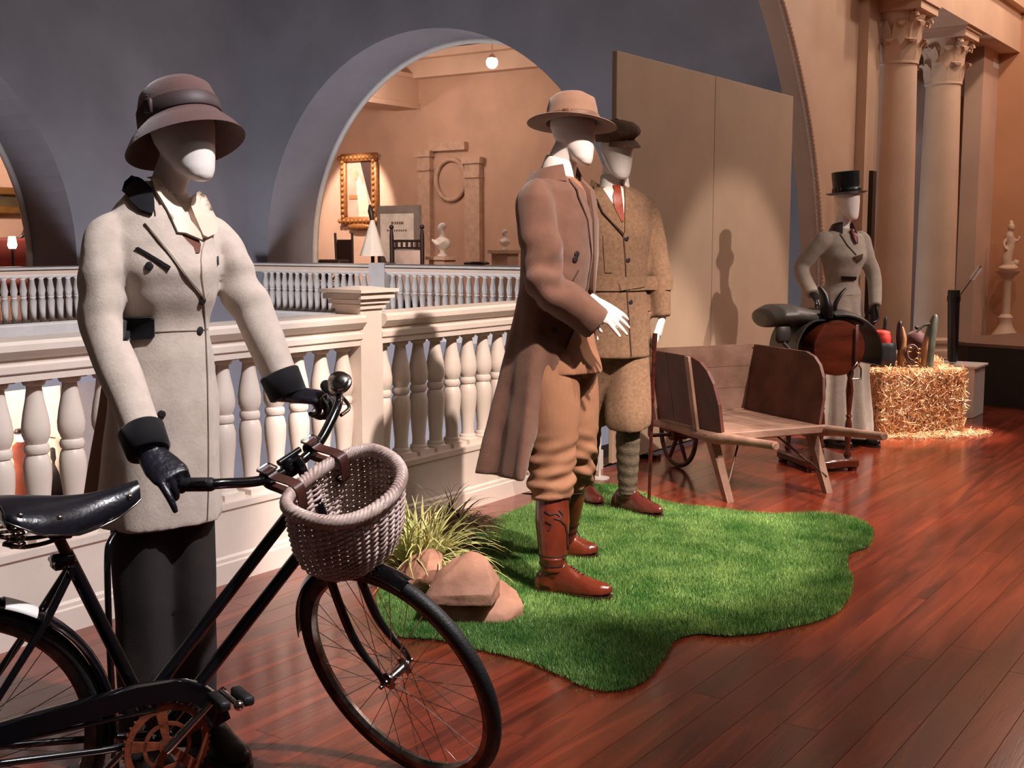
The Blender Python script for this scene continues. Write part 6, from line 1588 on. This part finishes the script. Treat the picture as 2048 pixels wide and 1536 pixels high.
# potted plant silhouette and a dark low table
a = on_s(650, 500, 15.45); pl2 = gthing('potted_plant', 'dark small leafy plant at the foot of the far arch', 'plant', None, tuple(G(15.45, a.y, 0)))
b = MB(); b.lathe([(.10, 0), (.16, .1), (.19, .55), (.16, .62), (.10, .66)], 18); obj('pot', b, M_DARKWOOD, pl2, 50)
r = np.random.default_rng(5)
for i in range(26):
    an_ = r.random() * 6.28; el = .3 + r.random() * 1.1; L_ = .2 + .35 * r.random(); d = Vector((math.cos(an_) * math.cos(el), math.sin(an_) * math.cos(el), math.sin(el))); p0 = Vector((0, 0, .64)); p1 = p0 + d * L_; sd2 = Vector((-d.y, d.x, 0)).normalized() * .05
    b = MB(); b.add([p0, p0.lerp(p1, .6) + sd2, p1 + Vector((0, 0, -.03)), p0.lerp(p1, .6) - sd2, p0.lerp(p1, .6) + Vector((0, 0, .012))], [(0, 1, 4), (1, 2, 4), (2, 3, 4), (3, 0, 4), (0, 3, 2, 1)]); obj('leaf', b, mat('dark_leaf', (40, 40, 26), .6), pl2, None)
a = on_s(668, 510, 14.75); tb = gthing('low_table', 'dark low table between the plant and the high-backed chair', 'table', None, tuple(G(14.75, a.y, 0)))
b = MB(); b.cbox((0, 0, 1.02), (.3, .5, .16), .03); obj('top', b, M_DARKWOOD, tb, None)
for sx in (-1, 1):
    for sy in (-1, 1):
        b = MB(); b.tube([(sx * .16, sy * .26, 0), (sx * .16, sy * .26, .96)], .03, 8); obj('leg', b, M_DARKWOOD, tb, 50)
a = on_s(947, 524, SE - .02); tr = gthing('black_tray', 'flat black tray lying on the far balustrade rail', 'tray', None, tuple(G(SE + .05, a.y, 1.076))); b = MB(); b.cbox((0, 0, .02), (.2, .30, .03), .005); obj('body', b, M_BLACK, tr, 40); b = MB(); b.cbox((0, 0, .042), (.18, .27, .008), .002); obj('lid', b, M_IRON, tr, 40)
# side gallery: landscape painting, red sofa, dark jar
kc2, zc, w, h = face_k(-40, 373, 52, 430, 19.45); lt = gthing('framed_painting', 'dark landscape in gilt frame behind the cyclist, left edge', 'painting', None, tuple(G(kc2, 19.45, zc)))
b = MB(); f_ = .14
for xx, zz, sx, sz in ((0, h / 2 - f_ / 2, w, f_), (0, -h / 2 + f_ / 2, w, f_), (w / 2 - f_ / 2, 0, f_, h - 2 * f_), (-w / 2 + f_ / 2, 0, f_, h - 2 * f_)):
    b = MB(); b.cbox((xx, -.05, zz), (sx, .1, sz), .03); obj('frame_rail', b, mat('old_gilt', (130, 88, 36), .5, .4, bump=.3, bscale=40), lt, 40)
b = MB(); b.box((0, -.02, 0), (w - 2 * f_, .02, h - 2 * f_)); obj('canvas', b, mat('dark_landscape', (92, 74, 34), .6, rgb2=(18, 14, 12), scale=1.6), lt, None)
M_RED = mat('red_upholstery', (120, 34, 18), .8, var=.15)
xc, zc, w, h = face_k(-60, 476, 62, 516, 17.4); sf = gthing('sofa', 'dark red sofa with curved carved back behind the left balustrade', 'sofa', None, tuple(G(xc, 17.4, 0)))
b = MB(); b.cbox((0, .1, zc - .1), (w, .16, h + .2), .05); obj('back', b, M_RED, sf, 50)
b = MB(); b.cbox((0, -.25, zc - .6), (w, .7, .25), .06); obj('seat', b, M_RED, sf, 50)
b = MB(); b.tube(spline([(-w / 2, .1, zc + h / 2 + .06), (-w / 4, .1, zc + h / 2 - .0), (w / 4, .1, zc + h / 2 - .02), (w * .42, .1, zc + h / 2 + .02), (w / 2, .1, zc + h / 2 + .16)], 6), .03, 8); obj('crest_rail', b, M_DARKWOOD, sf, 50)
for sx in (-1, 1):
    b = MB(); b.box((sx * (w / 2 - .05), -.2, (zc - .6) / 2), (.08, .7, max(zc - .7, .1))); obj('leg', b, M_DARKWOOD, sf, None)
xc, zc, w, h = face_k(56, 488, 106, 532, 15.9); vs_ = gthing('stone_jar', 'dark grey squat jar on a stand at the left arch foot', 'jar', None, tuple(G(xc, 15.9, 0)))
b = MB(); b.lathe([(w * .3, zc - h / 2), (w * .46, zc - h * .3), (w * .5, zc), (w * .46, zc + h * .3), (w * .36, zc + h * .45), (w * .38, zc + h / 2)], 24); obj('body', b, mat('slate', (66, 66, 70), .7), vs_, 50)
b = MB(); b.box((0, 0, (zc - h / 2) / 2), (w * .7, w * .7, zc - h / 2)); obj('stand', b, M_DARKWOOD, vs_, None)
q = on_k(89, 485, 15.6); tl = gthing('table_lamp', 'tiny bright lamp above the dark jar, left arch', 'lamp', None, tuple(G(q.x, 16.4, 0))); b = MB(); z_ = on_k(89, 485, 16.4).z; b.lathe([(.05, z_ - .09), (.07, z_ - .04), (.05, z_ + .09)], 14); obj('shade', b, mat('lamp_glow_small', (255, 220, 180), .5, emit=((255, 214, 170), 8.0)), tl, 60); b = MB(); b.tube([(0, 0, 0), (0, 0, z_ - .08)], .02, 8); b.lathe([(.14, 0), (.14, .02), (.02, .04)], 16); obj('post', b, M_DARKWOOD, tl, 50)
# costumed figures in the lower gallery, seen between the left balusters
for u, v0, v1, m, lb in ((40, 858, 948, mat('rust_dress', (150, 70, 44), .8), 'small rust-dressed figure in the lower gallery between balusters'), (116, 868, 945, mat('black_dress', (40, 24, 26), .7), 'small dark-dressed figure in the lower gallery between balusters')):
    a, c = on_k(u, v0, 15.65), on_k(u, v1, 15.65); t = gthing('costumed_figure', lb, 'figure', None, tuple(G(a.x, 15.65, -2.34))); H = a.z + 2.34
    b = MB(); b.torso([(H * .82, .05, .05, .05, 0, 0), (H * .78, .13, .09, .09, 0, 0), (H * .6, .13, .11, .10, 0, 0), (H * .52, .10, .09, .09, 0, 0), (H * .3, .2, .17, .18, 0, 0), (0.0, .3, .26, .28, 0, 0)], None, 16, 24); obj('dress', b, m, t, 60)
    b = MB(); b.sphere((0, 0, H * .9), (.08, .09, .11), 14, 8); obj('head', b, M_MANN, t, 60)
    b = MB(); b.lathe([(.13, H * .95), (.14, H * .96), (.08, H * .965), (.07, H), (.02, H * 1.01)], 16); obj('hat', b, M_DARKWOOD, t, 50)
# dark folded screen edge behind the rider
a = on_k(1742, 450, 3.45); ds = gthing('dark_post', 'tall narrow black board standing behind the rider in top hat', 'board', None, tuple(G(a.x, 3.45, 0))); b = MB(); z_ = on_k(1742, 341, 3.45).z; b.cbox((0, 0, z_ / 2), (.10, .04, z_), .004); obj('board', b, M_DARKWOOD, ds, None); b = MB(); b.cbox((0, 0, .02), (.16, .3, .04), .004); obj('foot', b, M_DARKWOOD, ds, None)
